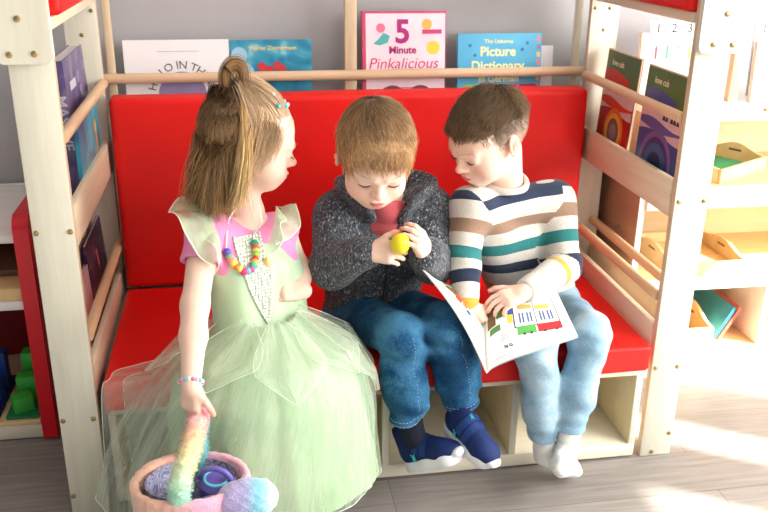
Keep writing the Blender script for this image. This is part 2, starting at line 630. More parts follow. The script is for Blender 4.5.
def strands_mesh(paths, r0, r1, cols):
    """paths (S,N,3) tapered three-sided strands; cols (S,N,3)"""
    S, N, _ = paths.shape
    t = np.gradient(paths, axis=1)
    t /= np.linalg.norm(t, axis=2, keepdims=True) + 1e-9
    ref = np.where(np.abs(t[..., 2:3]) < .9, np.array([0, 0, 1.]), np.array([1., 0, 0]))
    u = np.cross(t, ref); u /= np.linalg.norm(u, axis=2, keepdims=True) + 1e-9
    v = np.cross(t, u)
    rad = (r0 + (r1 - r0) * (np.linspace(0, 1, N) ** 2))[None, :, None]
    if np.ndim(r0): rad = rad
    vs = np.stack([paths + rad * (u * math.cos(a) + v * math.sin(a)) for a in (0, 2.094, 4.189)], 2)
    V = vs.reshape(-1, 3)
    base = (np.arange(S)[:, None] * N + np.arange(N - 1)[None]).reshape(-1) * 3
    Q = np.concatenate([np.stack([base + k, base + (k + 1) % 3, base + 3 + (k + 1) % 3, base + 3 + k], 1) for k in range(3)])
    C = np.repeat(cols.reshape(-1, 1, 3), 3, 1).reshape(-1, 3)
    return V, Q, C

def join_np(parts):
    Vs, Qs, Cs, o = [], [], [], 0
    for v, q, c in parts:
        Vs.append(v); Qs.append(q + o); Cs.append(c); o += len(v)
    return np.concatenate(Vs), np.concatenate(Qs), np.concatenate(Cs)

def field_obj(name, F, mat, parent, colf=None, floats=None):
    V, Q = F.mesh()
    me = np_mesh(V, Q)
    if colf is not None: set_col(me, colf(V))
    for k, f in (floats or {}).items(): set_float(me, f(V), k)
    return link(name, me, mat, parent)

# ------------------------------------------------------------------ the room
def floor_mat():
    t = NT('floor_laminate')
    v = t.coord('Object', (1, 1, 1))
    br = t.n('ShaderNodeTexBrick')
    br.offset = 0.37
    br.inputs['Scale'].default_value = 1.0
    br.inputs['Brick Width'].default_value = 1.25; br.inputs['Row Height'].default_value = 0.16
    br.inputs['Mortar Size'].default_value = 0.0012; br.inputs['Mortar Smooth'].default_value = 0.1
    br.inputs['Color1'].default_value = srgb(156, 150, 146); br.inputs['Color2'].default_value = srgb(170, 165, 160)
    br.inputs['Mortar'].default_value = srgb(124, 119, 116)
    t.l(v, br.inputs['Vector'])
    g = t.noise(t.coord('Object', (1.6, 26, 1)), 3.0, 6, 0.62)
    rp = t.ramp(g, [(0.25, srgb(160, 154, 150)), (0.75, srgb(238, 236, 234))])
    mx = t.n('ShaderNodeMixRGB', blend_type='MULTIPLY'); mx.inputs[0].default_value = 0.75
    t.l(br.outputs['Color'], mx.inputs[1]); t.l(rp, mx.inputs[2])
    t.l(mx.outputs[0], t.b.inputs['Base Color'])
    t.set(Roughness=0.42)
    t.bump(g, 0.06, 0.001)
    return t.m
def wall_mat():
    t = NT('painted_wall')
    f = t.noise(t.coord(), 2.5, 4)
    t.l(t.ramp(f, [(0.3, srgb(170, 167, 168)), (0.7, srgb(177, 174, 175))]), t.b.inputs['Base Color'])
    t.set(Roughness=0.8)
    t.bump(t.noise(t.coord(), 300, 2), 0.05, 0.001)
    return t.m
M['floor'] = floor_mat(); M['wall'] = wall_mat()
fl = box('floor', (-2.2, -3.0, -0.04), (2.4, 0.80, 0.0), M['floor'], None, 0); tag(fl, kind='structure')
wb = box('wall_back', (-2.2, 0.76, 0.0), (2.4, 0.80, 2.6), M['wall'], None, 0); tag(wb, kind='structure')
def wall_right():
    bm = bmesh.new()
    X0, X1 = 2.4, 2.5
    z0, z1 = 0.55, 1.56
    B = lambda y0, y1, a, b: box_bm(bm, ((X0 + X1) / 2, (y0 + y1) / 2, (a + b) / 2), ((X1 - X0) / 2, (y1 - y0) / 2, (b - a) / 2))
    B(-3.0, 0.80, 0, z0); B(-3.0, 0.80, z1, 2.6)
    for y0, y1 in ((-3.0, -2.1), (-1.23, -1.05), (-0.84, -0.62), (0.25, 0.80)): B(y0, y1, z0, z1)
    w = link('wall_right', finish(bm), M['wall']); tag(w, kind='structure')
    for n, (y0, y1) in enumerate(((-2.1, -1.23), (-1.05, -0.84), (-0.62, 0.25))):
        bm = bmesh.new()
        for c, h in (((2.45, (y0 + y1) / 2, z0 + .015), (.03, (y1 - y0) / 2, .015)), ((2.45, (y0 + y1) / 2, z1 - .015), (.03, (y1 - y0) / 2, .015)),
                     ((2.45, y0 + .012, (z0 + z1) / 2), (.03, .012, (z1 - z0) / 2)), ((2.45, y1 - .012, (z0 + z1) / 2), (.03, .012, (z1 - z0) / 2))):
            box_bm(bm, c, h)
        f = link('window_%d' % (n + 1), finish(bm), M['white_wood']); tag(f, kind='structure')
wall_right()
cl = box('ceiling', (-2.2, -3.0, 2.6), (2.5, 0.80, 2.64), M['white_wood'], None, 0); tag(cl, kind='structure')
bb = box('baseboard_back', (-2.2, 0.745, 0.0), (2.4, 0.76, 0.07), M['white_wood'], None, 0.003); tag(bb, kind='structure')

# ------------------------------------------------------------------ the reading bench
bench = empty('reading_bench', (0, 0.3, 0), 'pale birch reading bench with slatted book pockets on both sides', 'bench')
XI, XO = 0.6585, 0.7415
def screw(p, parent, r=0.0055, axis=(0, -1, 0)):
    bm = bmesh.new()
    p = Vector(p); a = Vector(axis)
    tube_bm(bm, [p - a * .003, p + a * .0015, p + a * .0026], [r, r, r * .72], 14)
    tube_bm(bm, [p + a * .0018, p + a * .0030], [r * .36, r * .36], 6)
    return link('screw', finish(bm), M['screw'], parent)
FS = {1: ((.669, .687), (.731, .687), (.669, .257), (.727, .257), (.731, .064), (.690, .012)),
      -1: ((-.733, .682), (-.667, .682), (-.733, .245), (-.669, .245), (-.734, .047), (-.690, .012))}
for s in (-1, 1):
    x0, x1 = sorted((s * XI, s * XO))
    yp, dx = (0.0, 0.0) if s > 0 else (-0.030, 0.004)
    yb0 = yp + .0205
    p = box('post', (x0 + dx, yp, 0.0), (x1 + dx, yp + 0.02, 1.30), [M['birch'], M['edge']], bench, 0.0025)
    for f in p.data.polygons:
        if abs(f.normal.x) > .8: f.material_index = 1
    for x, z in FS[s]: screw((x + dx, yp - .0005, z + (.008 if s < 0 else 0)), p) if z > .02 or s > 0 else None
    p = box('post', (x0, 0.59, 0.0), (x1, 0.61, 1.30), [M['birch'], M['edge']], bench, 0.0025)
    for f in p.data.polygons:
        if abs(f.normal.x) > .8: f.material_index = 1
    for x, z in ((.664, 1.061), (.706, 1.061), (.693, 1.002)): screw((s * (x + .006), .5895, z), p, .005)
    # rounded gusset plate on the front of the post
    ox = (XI - .004, .757) if s > 0 else (-.757, -(XI - .004))
    ol = []
    for cx, cz, a0 in ((ox[0] + .016, 1.040, 180), (ox[1] - .016, 1.040, 270)):
        for k in range(7):
            a = math.radians(a0 + k * 15); ol.append((cx + .016 * math.cos(a), cz + .016 * math.sin(a)))
    ol += [(ox[1], 1.30), (ox[0], 1.30)]
    pl = prism('gusset_plate', ol, 0, .018, M['birch'], bench, frame((dx, yp - .0005, .003 if s < 0 else 0), (1, 0, 0), (0, 0, 1)), .002)
    for x, z in ((.709, 1.106), (.687, 1.043), (.731, 1.042)): screw((s * x + dx, yp - .019, z + (.003 if s < 0 else 0)), pl, .006)
    # side boards and dowels of the book pockets
    xa, xb = sorted((s * .656, s * .672))
    box('pocket_board', (xa, yb0, .646), (xb, .5895, .734), M['birch_d'], bench, .003)
    box('pocket_board', (xa, yb0, .300), (xb, .5895, .372), M['birch_d'], bench, .003)
    ya, yb = sorted((s * .722, s * .7350))
    box('outer_board', (ya, .0205, .646), (yb, .5895, .690), M['birch_d'], bench, .003)
    box('outer_board', (ya, .0205, .300), (yb, .5895, .372), M['birch_d'], bench, .003)
    fa, fb = sorted((s * .6725, s * .7275))
    box('pocket_floor', (fa, yb0, .648), (fb, .5895, .660), M['birch_d'], bench, .001)
    box('pocket_floor', (fa, yb0, .302), (fb, .5895, .314), M['birch_d'], bench, .001)
    tube('dowel', [(s * .660, yb0, .8775), (s * .660, .5895, .8775)], .0125, M['dowel'], bench, 16)
    tube('dowel', [(s * .660, yb0, .443), (s * .660, .5895, .443)], .0125, M['dowel'], bench, 16)
    tube('dowel', [(s * .724, .0205, .443), (s * .724, .5895, .443)], .0125, M['dowel'], bench, 16)
    ba, bb_ = sorted((s * .655, s * .675))
    box('side_beam', (ba, yb0, 1.083), (bb_, .5895, 1.106), M['birch_d'], bench, .003)
    ca, cb = sorted((s * .640, s * .752))
    box('canopy_pad', (ca, .0225, 1.1065), (cb, .5875, 1.20), M['vinyl'], bench, .012, None, 4)
for x, w in ((-.645, .021), (-.003, .034), (.6525, .021)):
    box('back_slat', (x - w / 2, .655, .02), (x + w / 2, .675, 1.30), M['birch'] if x > .1 else M['edge'], bench, .003)
for z in (.881,):
    tube('back_rail', [(-.70, .640, z), (.70, .640, z)], .0135, M['dowel_x'], bench, 16)
box('book_ledge', (-.655, .6115, .745), (.655, .654, .765), M['birch_h'], bench, .002)
box('book_ledge', (-.70, .676, .745), (.70, .744, .765), M['birch_h'], bench, .002)
box('back_panel', (-.655, .5905, .30), (.655, .600, .80), M['birch_h'], bench, .001)
# cubby base
box('bottom_board', (-.640, .0, .006), (.640, .50, .041), M['birch_h'], bench, .0025)
box('cubby_top', (-.640, .0, .240), (.640, .50, .2585), M['birch_h'], bench, .002)
for x in (-.631, -.320, -.006, .314, .631):
    p = box('divider', (x - .009, .0, .0412), (x + .009, .485, .2398), [M['birch'], M['tan_back']], bench, .002)
    for f in p.data.polygons:
        if abs(f.normal.x) > .8: f.material_index = 1
box('cubby_back', (-.640, .4855, .0412), (.640, .4995, .2398), M['tan_back'], bench, .001)

def cushion(name, lo, hi, rd, label, cat):
    F = Field(np.array(lo) - .02, np.array(hi) + .02, .006)
    c = (np.array(lo) + np.array(hi)) / 2; hs = (np.array(hi) - np.array(lo)) / 2
    F.add(rbox(c, hs, rd))
    F.warp(lambda P: -.0018 * wob(P, 6) - .0006 * wob(P, 30))
    o = field_obj(name, F, M['vinyl'], None)
    return tag(o, label, cat)
cushion('seat_cushion', (-.643, -.022, .2595), (.643, .517, .329), .010, 'long flat red vinyl seat cushion the children sit on', 'cushion')
cushion('back_cushion', (-.643, .516, .3285), (.643, .588, .851), .012, 'tall red vinyl back cushion upright behind the children', 'cushion')

# ------------------------------------------------------------------ books
def book(name, w, h, t, M4, cover, label, cat='book', group=None, pages=None, hard=True):
    """local: x to the right, y up, front cover at z=+t/2, spine at x=0"""
    root = empty(name, M4.translation, label, cat, group)
    bm = bmesh.new()
    ct = .0022 if hard else .0006
    for c, hh in (((w / 2, h / 2, t / 2 - ct / 2), (w / 2, h / 2, ct / 2)), ((w / 2, h / 2, -t / 2 + ct / 2), (w / 2, h / 2, ct / 2)),
                  ((ct / 2, h / 2, 0), (ct / 2, h / 2, t / 2 - ct))):
        box_bm(bm, c, hh)
    bmesh.ops.transform(bm, matrix=M4, verts=bm.verts)
    link('cover', finish(bm), cover, root)
    bm = bmesh.new()
    box_bm(bm, ((w - .003) / 2 + ct / 2, h / 2, 0), ((w - .005 - ct) / 2, h / 2 - .003, t / 2 - ct - .0001))
    bmesh.ops.transform(bm, matrix=M4, verts=bm.verts)
    link('pages', finish(bm), pages or M['white_paper'], root)
    return root
def decor(name, outline, mat, parent, M4, z, lift=.0004):
    return prism(name, outline, z + .0001, z + lift, mat, parent, M4)
def circ(x, y, r, n=28, a0=0, a1=360):
    return [(x + r * math.cos(math.radians(a0 + (a1 - a0) * k / n)), y + r * math.sin(math.radians(a0 + (a1 - a0) * k / n))) for k in range(n + (a1 - a0 < 360))]
def rect(x0, y0, x1, y1): return [(x0, y0), (x1, y0), (x1, y1), (x0, y1)]
def letters(name, body, size, x, y, mat, parent, M4, z, arc=None, bold=0.0):
    me = text_mesh(body, size, M4 @ Matrix.Translation((x, y, z + .0005)), arc, .0002, bold)
    return link(name, me, mat, parent)
def picture_mat(name, stops, scale, detail=3, distort=0.0, axis=(1, 1, 1)):
    t = NT(name)
    v = t.coord('Object', axis)
    x = t.n('ShaderNodeTexNoise'); x.inputs['Scale'].default_value = scale; x.inputs['Detail'].default_value = detail
    x.inputs['Distortion'].default_value = distort
    t.l(v, x.inputs['Vector'])
    t.l(t.ramp(x.outputs['Fac'], [(p, srgb(*c)) for p, c in stops]), t.b.inputs['Base Color'])
    t.set(Roughness=0.35)
    return t.m
c_white = plain('white_cover', (238, 236, 238), .4, .4, 0, .01)
lav = plain('lavender_print', (150, 136, 176), .4)
grey_ink = plain('grey_violet_ink', (108, 98, 116), .5)
def back_book(x0, x1, zt, y=.672, lean=.10):
    h = .225 if zt < 1.0 else .29
    w = x1 - x0
    return w, h, frame((x0, y + .0 + h * lean * 0, zt - h), (1, 0, 0), (0, lean, 1))
w, h, m = back_book(-.614, -.3345, .975)
b = book('picture_book', w, h, .010, m, c_white, 'white picture book with a lavender circle and arched lettering on the back ledge')
decor('printed_circle', circ(.150, .076, .065, 44), lav, b, m, .005)
letters('lettering', 'HELLO IN THERE', .030, .150, .076 + .082, grey_ink, b, m, .005, .082, .0002)
decor('printed_line', rect(.088, h - .0315, .200, h - .0295), plain('pale_ink', (196, 190, 198), .5), b, m, .005)
m_blue = picture_mat('blue_picture', [(.30, (24, 92, 128)), (.45, (34, 128, 160)), (.6, (70, 160, 186)), (.74, (176, 212, 222))], 14, 4, .6)
w, h, m = back_book(-.332, -.108, .972, .675)
b = book('picture_book', w, h, .010, m, m_blue, 'teal blue picture book with small gold lettering behind the girl\'s top knot')
letters('lettering', 'Werner Zimmermann', .0145, w / 2 + .005, h - .022, plain('gold_print', (222, 196, 110), .5), b, m, .005, None, .0004)
flower = plain('pale_print', (150, 192, 214), .5)
for fx, fy, fr in ((.025, .185, .022), (.035, .135, .030), (.018, .160, .018)):
    decor('printed_flower', circ(fx, fy, fr, 14), flower, b, m, .005, .0004 + fr * .01)
redp = plain('red_print', (196, 52, 58), .5)
for fx in (.085, .105, .128, .140): decor('printed_shape', circ(fx, .150 + .006 * math.sin(fx * 400), .012, 12), redp, b, m, .005, .0006 + fx * .002)
m_pink = picture_mat('pink_cover', [(.3, (244, 216, 228)), (.7, (248, 228, 236))], 20)
w, h, m = back_book(.033, .271, 1.046, .672)
b = book('picture_book', w, h, .018, m, plain('rose_board', (206, 70, 110), .4), 'pink storybook with a large magenta number 5 on the back ledge')
decor('front_print', rect(.010, .004, w - .002, h - .006), m_pink, b, m, .009)
mag = plain('magenta_print', (176, 34, 122), .4); ros = plain('rose_print', (214, 62, 120), .4)
letters('lettering', '5', .088, w / 2 - .005, h - .058, mag, b, m, .0096, None, .0025)
letters('lettering', 'Minute', .028, w / 2 - .005, h - .106, mag, b, m, .0096, None, .0008)
me = text_mesh('Pinkalicious', .043, m @ Matrix.Translation((w / 2, h - .143, .0101)) @ Matrix(((1, .22, 0, 0), (0, 1, 0, 0), (0, 0, 1, 0), (0, 0, 0, 1))), None, .0002, -.0001)
link('lettering', me, ros, b)
decor('sticker', circ(w - .036, h - .100, .019, 20), plain('yellow_sticker', (240, 208, 70), .4), b, m, .009, .0009)
decor('printed_shape', [(.045 + .0, h - .075), (.060, h - .058), (.078, h - .066), (.072, h - .085), (.050, h - .092), (.030, h - .088)], plain('teal_print', (84, 176, 178), .4), b, m, .009, .0009)
decor('printed_shape', circ(.052, h - .045, .013, 12), plain('pink_print', (232, 120, 150), .4), b, m, .009, .0011)
decor('printed_shape', rect(w - .068, h - .062, w - .012, h - .050), ros, b, m, .009, .0009)
decor('printed_shape', circ(w - .055, h - .036, .015, 12), plain('honey_print', (236, 186, 90), .4), b, m, .009, .0011)
brn = plain('brown_print', (110, 62, 50), .4)
for fx in (.085, .165): decor('printed_shape', circ(fx, .045, .042, 24, 0, 180), brn, b, m, .009, .0008)
decor('printed_shape', rect(.060, .0795, w - .06, .0815), mag, b, m, .009, .0009)
m_dict = picture_mat('sky_blue_cover', [(.3, (74, 166, 208)), (.7, (92, 182, 220))], 12)
w, h, m = back_book(.308, .556, .983, .674)
b = book('picture_book', w, h, .016, m, m_dict, 'sky blue picture dictionary with pale yellow lettering on the back ledge')
ylw = plain('pale_yellow_print', (236, 234, 170), .4)
letters('lettering', 'The Usborne', .016, w / 2 - .004, h - .022, ylw, b, m, .008, None, .0003)
letters('lettering', 'Picture', .037, w / 2 - .006, h - .051, ylw, b, m, .008, None, .0010)
letters('lettering', 'Dictionary', .037, w / 2 - .006, h - .091, ylw, b, m, .008, None, .0010)
letters('lettering', 'in German', .028, w / 2 - .002, h - .127, ylw, b, m, .008, None, .0008)
for i, c in enumerate(((150, 196, 96), (236, 170, 70), (216, 88, 140), (196, 60, 90))):
    decor('printed_square', rect(.016 + i * .056, .060, .066 + i * .056, .083), plain('square_print', c, .4), b, m, .008, .0006)
for i in range(7): decor('printed_border', rect(w - .014, .07 + i * .022, w - .004, .084 + i * .022), plain('border_print', ((230, 130, 130), (236, 200, 110), (150, 120, 180))[i % 3], .4), b, m, .008, .0006)
for fx, fy in ((.035, .192), (.05, .165), (.205, .198), (.19, .18)): decor('printed_star', circ(fx, fy, .005, 6), plain('star_print', (40, 110, 170), .4), b, m, .008, .0006)
w, h, m = back_book(.545, .600, .945, .690)
book('picture_book', w, h, .008, m, c_white, 'plain white book edge peeping out beside the sky blue dictionary')

# right-hand pocket: two matching covers, spine towards the back
def landscape(root, m, w, h, z, sky, band, sea, low, title):
    decor('front_print', rect(.004, .004, w - .004, h - .003), plain('meadow_print', sky, .4), root, m, z)
    def wave(y, a, p, n=16): return [(.006 + (w - .012) * i / n, y + a * math.sin(p + 5 * i / n)) for i in range(n + 1)]
    lay = [(h * .80, .010, .3, band), (h * .68, .006, 1.9, (222, 188, 186)), (h * .56, .008, .4, sea), (h * .50, .006, 2.2, (214, 178, 180)), (h * .46, .008, 0, low)]
    for k, (y, a, p, c) in enumerate(lay):
        top = wave(y, a, p)
        if k == 0: top = [(x, yy) for x, yy in top if x < w * .78] + [(w * .80, y - .035)]
        decor('printed_layer', [(.006, .006), (top[-1][0], .006)] + top[::-1], plain('layer_print', c, .4), root, m, z, .0006 + .0003 * k)
    letters('lettering', title, .022, w * .36, h * .89, plain('cream_print', (240, 226, 190), .5), root, m, z, None, .0004)
pc = plain('cover_board', (222, 190, 160), .4)
mR = frame((.700, .560, .661), (0, -1, 0), (.02, 0, 1))
w, h = .212, .297
def stand(x, ya, yb, zb, zt, lean): return yb - ya, zt - zb, frame((x, yb, zb), (0, -1, 0), (lean, 0, 1))
w, h, m = stand(.694, .348, .561, .661, .957, .06)
b = book('picture_book', w, h, .006, m, pc, 'red and orange picture book in the right upper pocket, nearer the back cushion', 'book', None, None, False)
landscape(b, m, w, h, .003, (82, 104, 58), (206, 40, 42), (214, 62, 36), (178, 24, 26), 'love cub')
for k, (r, c) in enumerate(((.062, (226, 110, 40)), (.050, (240, 170, 60)), (.036, (130, 92, 96)), (.022, (160, 128, 128)))):
    decor('printed_glow', circ(w * .52, .085, r, 26), plain('glow_print', c, .4), b, m, .003, .0024 + .0002 * k)
w, h, m = stand(.694, .078, .306, .661, .953, .06)
b = book('picture_book', w, h, .006, m, pc, 'purple and blue picture book in the right upper pocket, nearer the front post', 'book', None, None, False)
landscape(b, m, w, h, .003, (84, 112, 52), (76, 84, 142), (96, 92, 150), (60, 74, 130), 'love cub')
for k, (r, c) in enumerate(((.085, (112, 96, 150)), (.070, (52, 60, 110)), (.055, (36, 96, 140)), (.034, (24, 46, 84)))):
    decor('printed_swirl', [(x, max(.008, y)) for x, y in circ(w * .50, .060, r, 28)], plain('swirl_print', c, .4), b, m, .003, .0024 + .0002 * k)
for fx, fh in ((.125, .02), (.14, .014), (.165, .016), (.18, .024), (.195, .014)):
    decor('printed_tree', [(fx - .006, h * .60), (fx + .006, h * .60), (fx, h * .60 + fh)], plain('tree_print', (30, 62, 84), .4), b, m, .003, .0026)

# left-hand pockets
def stand_l(x, ya, yb, zb, zt, lean): return yb - ya, zt - zb, frame((x, ya, zb), (0, 1, 0), (-lean, 0, 1))
m_pur = picture_mat('violet_picture', [(.3, (62, 54, 104)), (.5, (94, 80, 128)), (.65, (140, 112, 140)), (.8, (170, 140, 150))], 16, 3, .5)
w, h, m = stand_l(-.698, .265, .540, .661, .985, .04)
b = book('hardback_book', w, h, .032, m, m_pur, 'thick violet hardback in the left upper pocket with lettering down its spine')
sil = plain('silver_print', (196, 196, 214), .4)
letters('lettering', 'MASSIVE', .034, 0, 0, sil, b, m @ frame((-.0004, .185, 0), (0, -1, 0), (0, 0, 1)), 0, None, .0004)
decor('printed_panel', rect(.05, h - .075, .125, h - .055), sil, b, m, .016)
for k in range(6): decor('printed_swirl', circ(.16 + .02 * math.sin(k * 2), h - .06 - .035 * k, .016, 14), plain('swirl_light', (150, 138, 170), .5), b, m, .016, .0004 + .0001 * k)
m_teal = picture_mat('lagoon_picture', [(.3, (16, 84, 120)), (.5, (40, 146, 176)), (.62, (92, 178, 188)), (.72, (48, 56, 110)), (.85, (230, 170, 60))], 9, 2, .4)
w, h, m = stand_l(-.676, .225, .520, .661, .865, .0)
b = book('picture_book', w, h, .010, m, m_teal, 'turquoise picture book in front of the violet hardback, left upper pocket')
decor('printed_lamp', circ(.235, .135, .016, 16), plain('amber_print', (236, 176, 60), .4), b, m, .005)
decor('printed_lamp', rect(.224, .075, .246, .122), plain('amber_print_dark', (206, 140, 60), .4), b, m, .005, .0006)
m_gal = picture_mat('night_sky_picture', [(.35, (30, 24, 48)), (.55, (62, 48, 84)), (.66, (128, 96, 120)), (.78, (220, 170, 170))], 34, 5, .2)
w, h, m = stand_l(-.690, .285, .530, .315, .540, .05)
b = book('picture_book', w, h, .009, m, m_gal, 'dark starry picture book in the left lower pocket, nearest the back')
decor('printed_shape', rect(.12, .13, .135, .17), plain('coral_print', (222, 80, 96), .4), b, m, .0045)
m_rose = picture_mat('dusty_rose_picture', [(.3, (226, 196, 196)), (.6, (206, 160, 168)), (.8, (120, 80, 90))], 12, 3, .5)
w, h, m = stand_l(-.690, .150, .275, .315, .500, .05)
book('picture_book', w, h, .008, m, m_rose, 'pale rose picture book in the left lower pocket, beside the starry book')
m_brn = picture_mat('umber_picture', [(.3, (72, 52, 44)), (.5, (130, 96, 74)), (.7, (196, 150, 120))], 22, 4, .3)
w, h, m = stand_l(-.708, .160, .470, .315, .565, .03)
book('picture_book', w, h, .012, m, m_brn, 'brown paperback standing at the back of the left lower pocket')

# ------------------------------------------------------------------ shelf unit on the right
sh = empty('shelf_unit', (1.2, .57, 0), 'white and birch shelf unit right of the bench, full of trays', 'shelf')
SX0, SX1, SY0, SY1 = .768, 1.75, .387, .742
pn = box('end_panel', (SX0, SY0, 0), (SX0 + .018, SY1, .8), [M['white_wood'], wood('shaded_panel_brown', (176, 136, 110), (192, 152, 124), (3, 3, 20))], sh, .002)  # bench-side face of the white panel: shade and red bounce painted in as brown
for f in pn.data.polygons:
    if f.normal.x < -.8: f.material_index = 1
box('end_panel', (SX1 - .018, SY0, 0), (SX1, SY1, .8), M['white_wood'], sh, .002)
box('top_board', (SX0, SY0 - .003, .8005), (SX1, SY1, .822), M['white_wood'], sh, .003)
box('front_rail', (SX0 + .0185, SY0, .781), (SX1 - .0185, SY0 + .018, .80), M['white_wood'], sh, .001)
for z0, z1 in ((.572, .598), (.300, .323), (.060, .086)):
    box('shelf_board', (SX0 + .0185, SY0 + .001, z0), (SX1 - .0185, SY1 - .012, z1), M['tray'], sh, .001)
for z0, z1 in ((.536, .598), (.287, .323)):
    box('shelf_front', (SX0 + .0185, SY0 - .012, z0), (SX1 - .0185, SY0 + .0005, z1), M['white_wood'], sh, .001)
box('plinth', (SX0 + .0185, SY0 - .002, 0.0), (SX1 - .0185, SY0 + .016, .0595), M['white_wood'], sh, .001)
box('back_panel', (SX0 + .0185, SY1 - .0115, .0), (SX1 - .0185, SY1, .80), M['tan_back'], sh, .001)
box('divider', (1.205, SY0 + .001, .0865), (1.223, SY1 - .012, .2995), M['white_wood'], sh, .001)
for p in ((1.10, SY0 - .003, .812), (1.55, SY0 - .003, .812)): screw(p, sh, .007)
for p in ((SX0, .50, .45), (SX0, .62, .45), (SX0, .50, .12)): screw(p, sh, .005, (-1, 0, 0))

def tray(name, c, ang, lx, ly, hgt, label, inlay=None, handle=True):
    R3 = Matrix.Translation(c) @ Matrix.Rotation(math.radians(ang), 4, 'Z')
    t = empty(name, c, label, 'tray', 'birch activity trays on the right shelf unit')
    bm = bmesh.new()
    box_bm(bm, (0, 0, .004), (lx - .009, ly - .009, .004))
    bmesh.ops.transform(bm, matrix=R3, verts=bm.verts)
    link('tray_floor', finish(bm), M['tray'], t)
    for sx in (-1, 1):
        bm = bmesh.new(); box_bm(bm, (0, sx * (ly - .004), hgt * .4), (lx, .0045, hgt * .4), .002)
        bmesh.ops.transform(bm, matrix=R3, verts=bm.verts)
        link('tray_side', finish(bm), M['tray'], t)
    for sx in (-1, 1):
        ol = [(-ly + .009, 0), (ly - .009, 0)] + [(ly - .012 - (ly - .012) * k / 8, hgt * (.8 + .45 * math.sin(math.pi / 2 * k / 8) ** 2)) for k in range(9)] + \
             [(-(ly - .012) * k / 8, hgt * (.8 + .45 * math.cos(math.pi / 2 * k / 8) ** 2)) for k in range(1, 9)]
        Mx = R3 @ Matrix.Translation((sx * (lx - .0045), 0, 0)) @ frame((0, 0, 0), (0, 1, 0), (0, 0, 1)) @ Matrix.Translation((0, 0, -.0045))
        e = prism('tray_end', ol, 0, .009, M['tray'], t, Mx, .001)
        if handle:
            for zz in (-.0003, .0085):
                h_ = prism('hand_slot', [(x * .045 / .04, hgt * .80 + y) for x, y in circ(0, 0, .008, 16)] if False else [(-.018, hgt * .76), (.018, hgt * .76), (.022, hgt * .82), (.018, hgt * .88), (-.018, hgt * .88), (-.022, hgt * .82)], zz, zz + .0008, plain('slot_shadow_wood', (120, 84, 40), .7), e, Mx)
    if inlay:
        bm = bmesh.new(); box_bm(bm, (0, 0, .012), (lx - .02, ly - .02, .003), .002)
        bmesh.ops.transform(bm, matrix=R3, verts=bm.verts)
        o = link('felt_mat', finish(bm), inlay, None)
        tag(o, 'green felt mat lying in the upper birch tray on the right shelf', 'mat')
    return t
grn = plain('green_felt', (70, 160, 110), .8)
tray('wooden_tray', Vector((1.065, .545, .599)), 30, .125, .10, .052, 'birch tray holding a green mat, upper opening of the right shelf unit', grn)
tray('wooden_tray', Vector((1.015, .530, .324)), 0, .118, .135, .050, 'empty birch tray in the sunlit middle opening of the right shelf unit')
tray('wooden_tray', Vector((.955, .530, .0865)), 0, .110, .13, .075, 'birch tray with upright thin books, lowest opening of the right shelf unit')
for k, (x, c, l) in enumerate(((1.085, (64, 150, 180), 'thin blue book beside the lowest tray of the right shelf unit'), (1.105, (226, 130, 110), 'thin salmon book right of the thin blue book, lowest shelf opening'))):
    m = frame((x, .690 - .0 * k, .088), (0, -1, .0), (.55, 0, 1))
    book('thin_book', .26, .12, .008, m, plain('thin_cover', c, .5), l)

# things standing on the shelf unit
lw = plain('whitewash_board', (238, 222, 196), .5)
def stand_frame(x0, x1, y, z0, z1, label, lean=.06):
    fr = empty('display_frame', (x0, y, z0), label, 'frame', None)
    w, h = x1 - x0, z1 - z0
    m = frame((x0, y, z0), (1, 0, 0), (0, lean, 1))
    for nm, a in (('frame_side', (0, 0, .016, h)), ('frame_side', (w - .016, 0, w, h)), ('frame_rail', (.0162, 0, w - .0162, .030)), ('frame_rail', (.0162, h - .016, w - .0162, h))):
        prism(nm, rect(*a), -.008, .008, M['tray'] if False else lw, fr, m, .001)
    prism('paper_sheet', rect(.0162, .0302, w - .0162, h - .0162), -.003, .0, plain('matt_sheet', (216, 220, 224), .8, .1, 0, .01), fr, m)
    return fr, m, w, h
f1, m, w, h = stand_frame(.784, .985, .520, .8225, 1.000, 'pale birch display frame with small coloured pictures behind the purple book')
for k, c in enumerate(((206, 60, 70), (60, 160, 120), (226, 170, 160), (232, 200, 80))):
    decor('printed_crayon', rect(.045 + k * .033, h - .070, .051 + k * .033, h - .040), plain('crayon_print', c, .5), f1, m, .0)
    decor('printed_crayon_tip', [(.045 + k * .033, h - .040), (.051 + k * .033, h - .040), (.048 + k * .033, h - .030)], plain('tip_print', (120, 100, 90), .5), f1, m, .0)
def number_strip(x0, x1, y, z0, z1, txt, label):
    m = frame((x0, y, z0), (1, 0, 0), (0, .05, 1))
    st = empty('number_strip', (x0, y, z0), label, 'number strip')
    w, h = x1 - x0, z1 - z0
    prism('card', rect(0, 0, w, h), -.004, .0, plain('matt_card', (214, 216, 218), .8, .1, 0, .01), st, m)
    n = len(txt)
    for i, ch in enumerate(txt):
        letters('printed_number', ch, .034, (i + .62) * w / n, h - .022, M['ink'], st, m, .0)
        decor('ruled_line', rect(i * w / n + .002, 0.0, i * w / n + .0035, h - .004), M['ink'], st, m, 0)
    return st
number_strip(.826, 1.015, .565, .8225, 1.028, '1234', 'white card strip printed 1 2 3 4 standing on the right shelf unit')
f2, m, w, h = stand_frame(1.075, 1.30, .430, .8225, .985, 'pale birch display frame right of the front post, white sheet inside')
decor('printed_pencil', rect(.060, .060, .066, h - .03), plain('pencil_print', (226, 190, 120), .5), f2, m, 0)
o = box('wooden_post', (1.018, .440, .8225), (1.046, .468, .985), M['edge'], None, .002); tag(o, 'short upright wooden block left of the birch display frame on the right shelf', 'block')
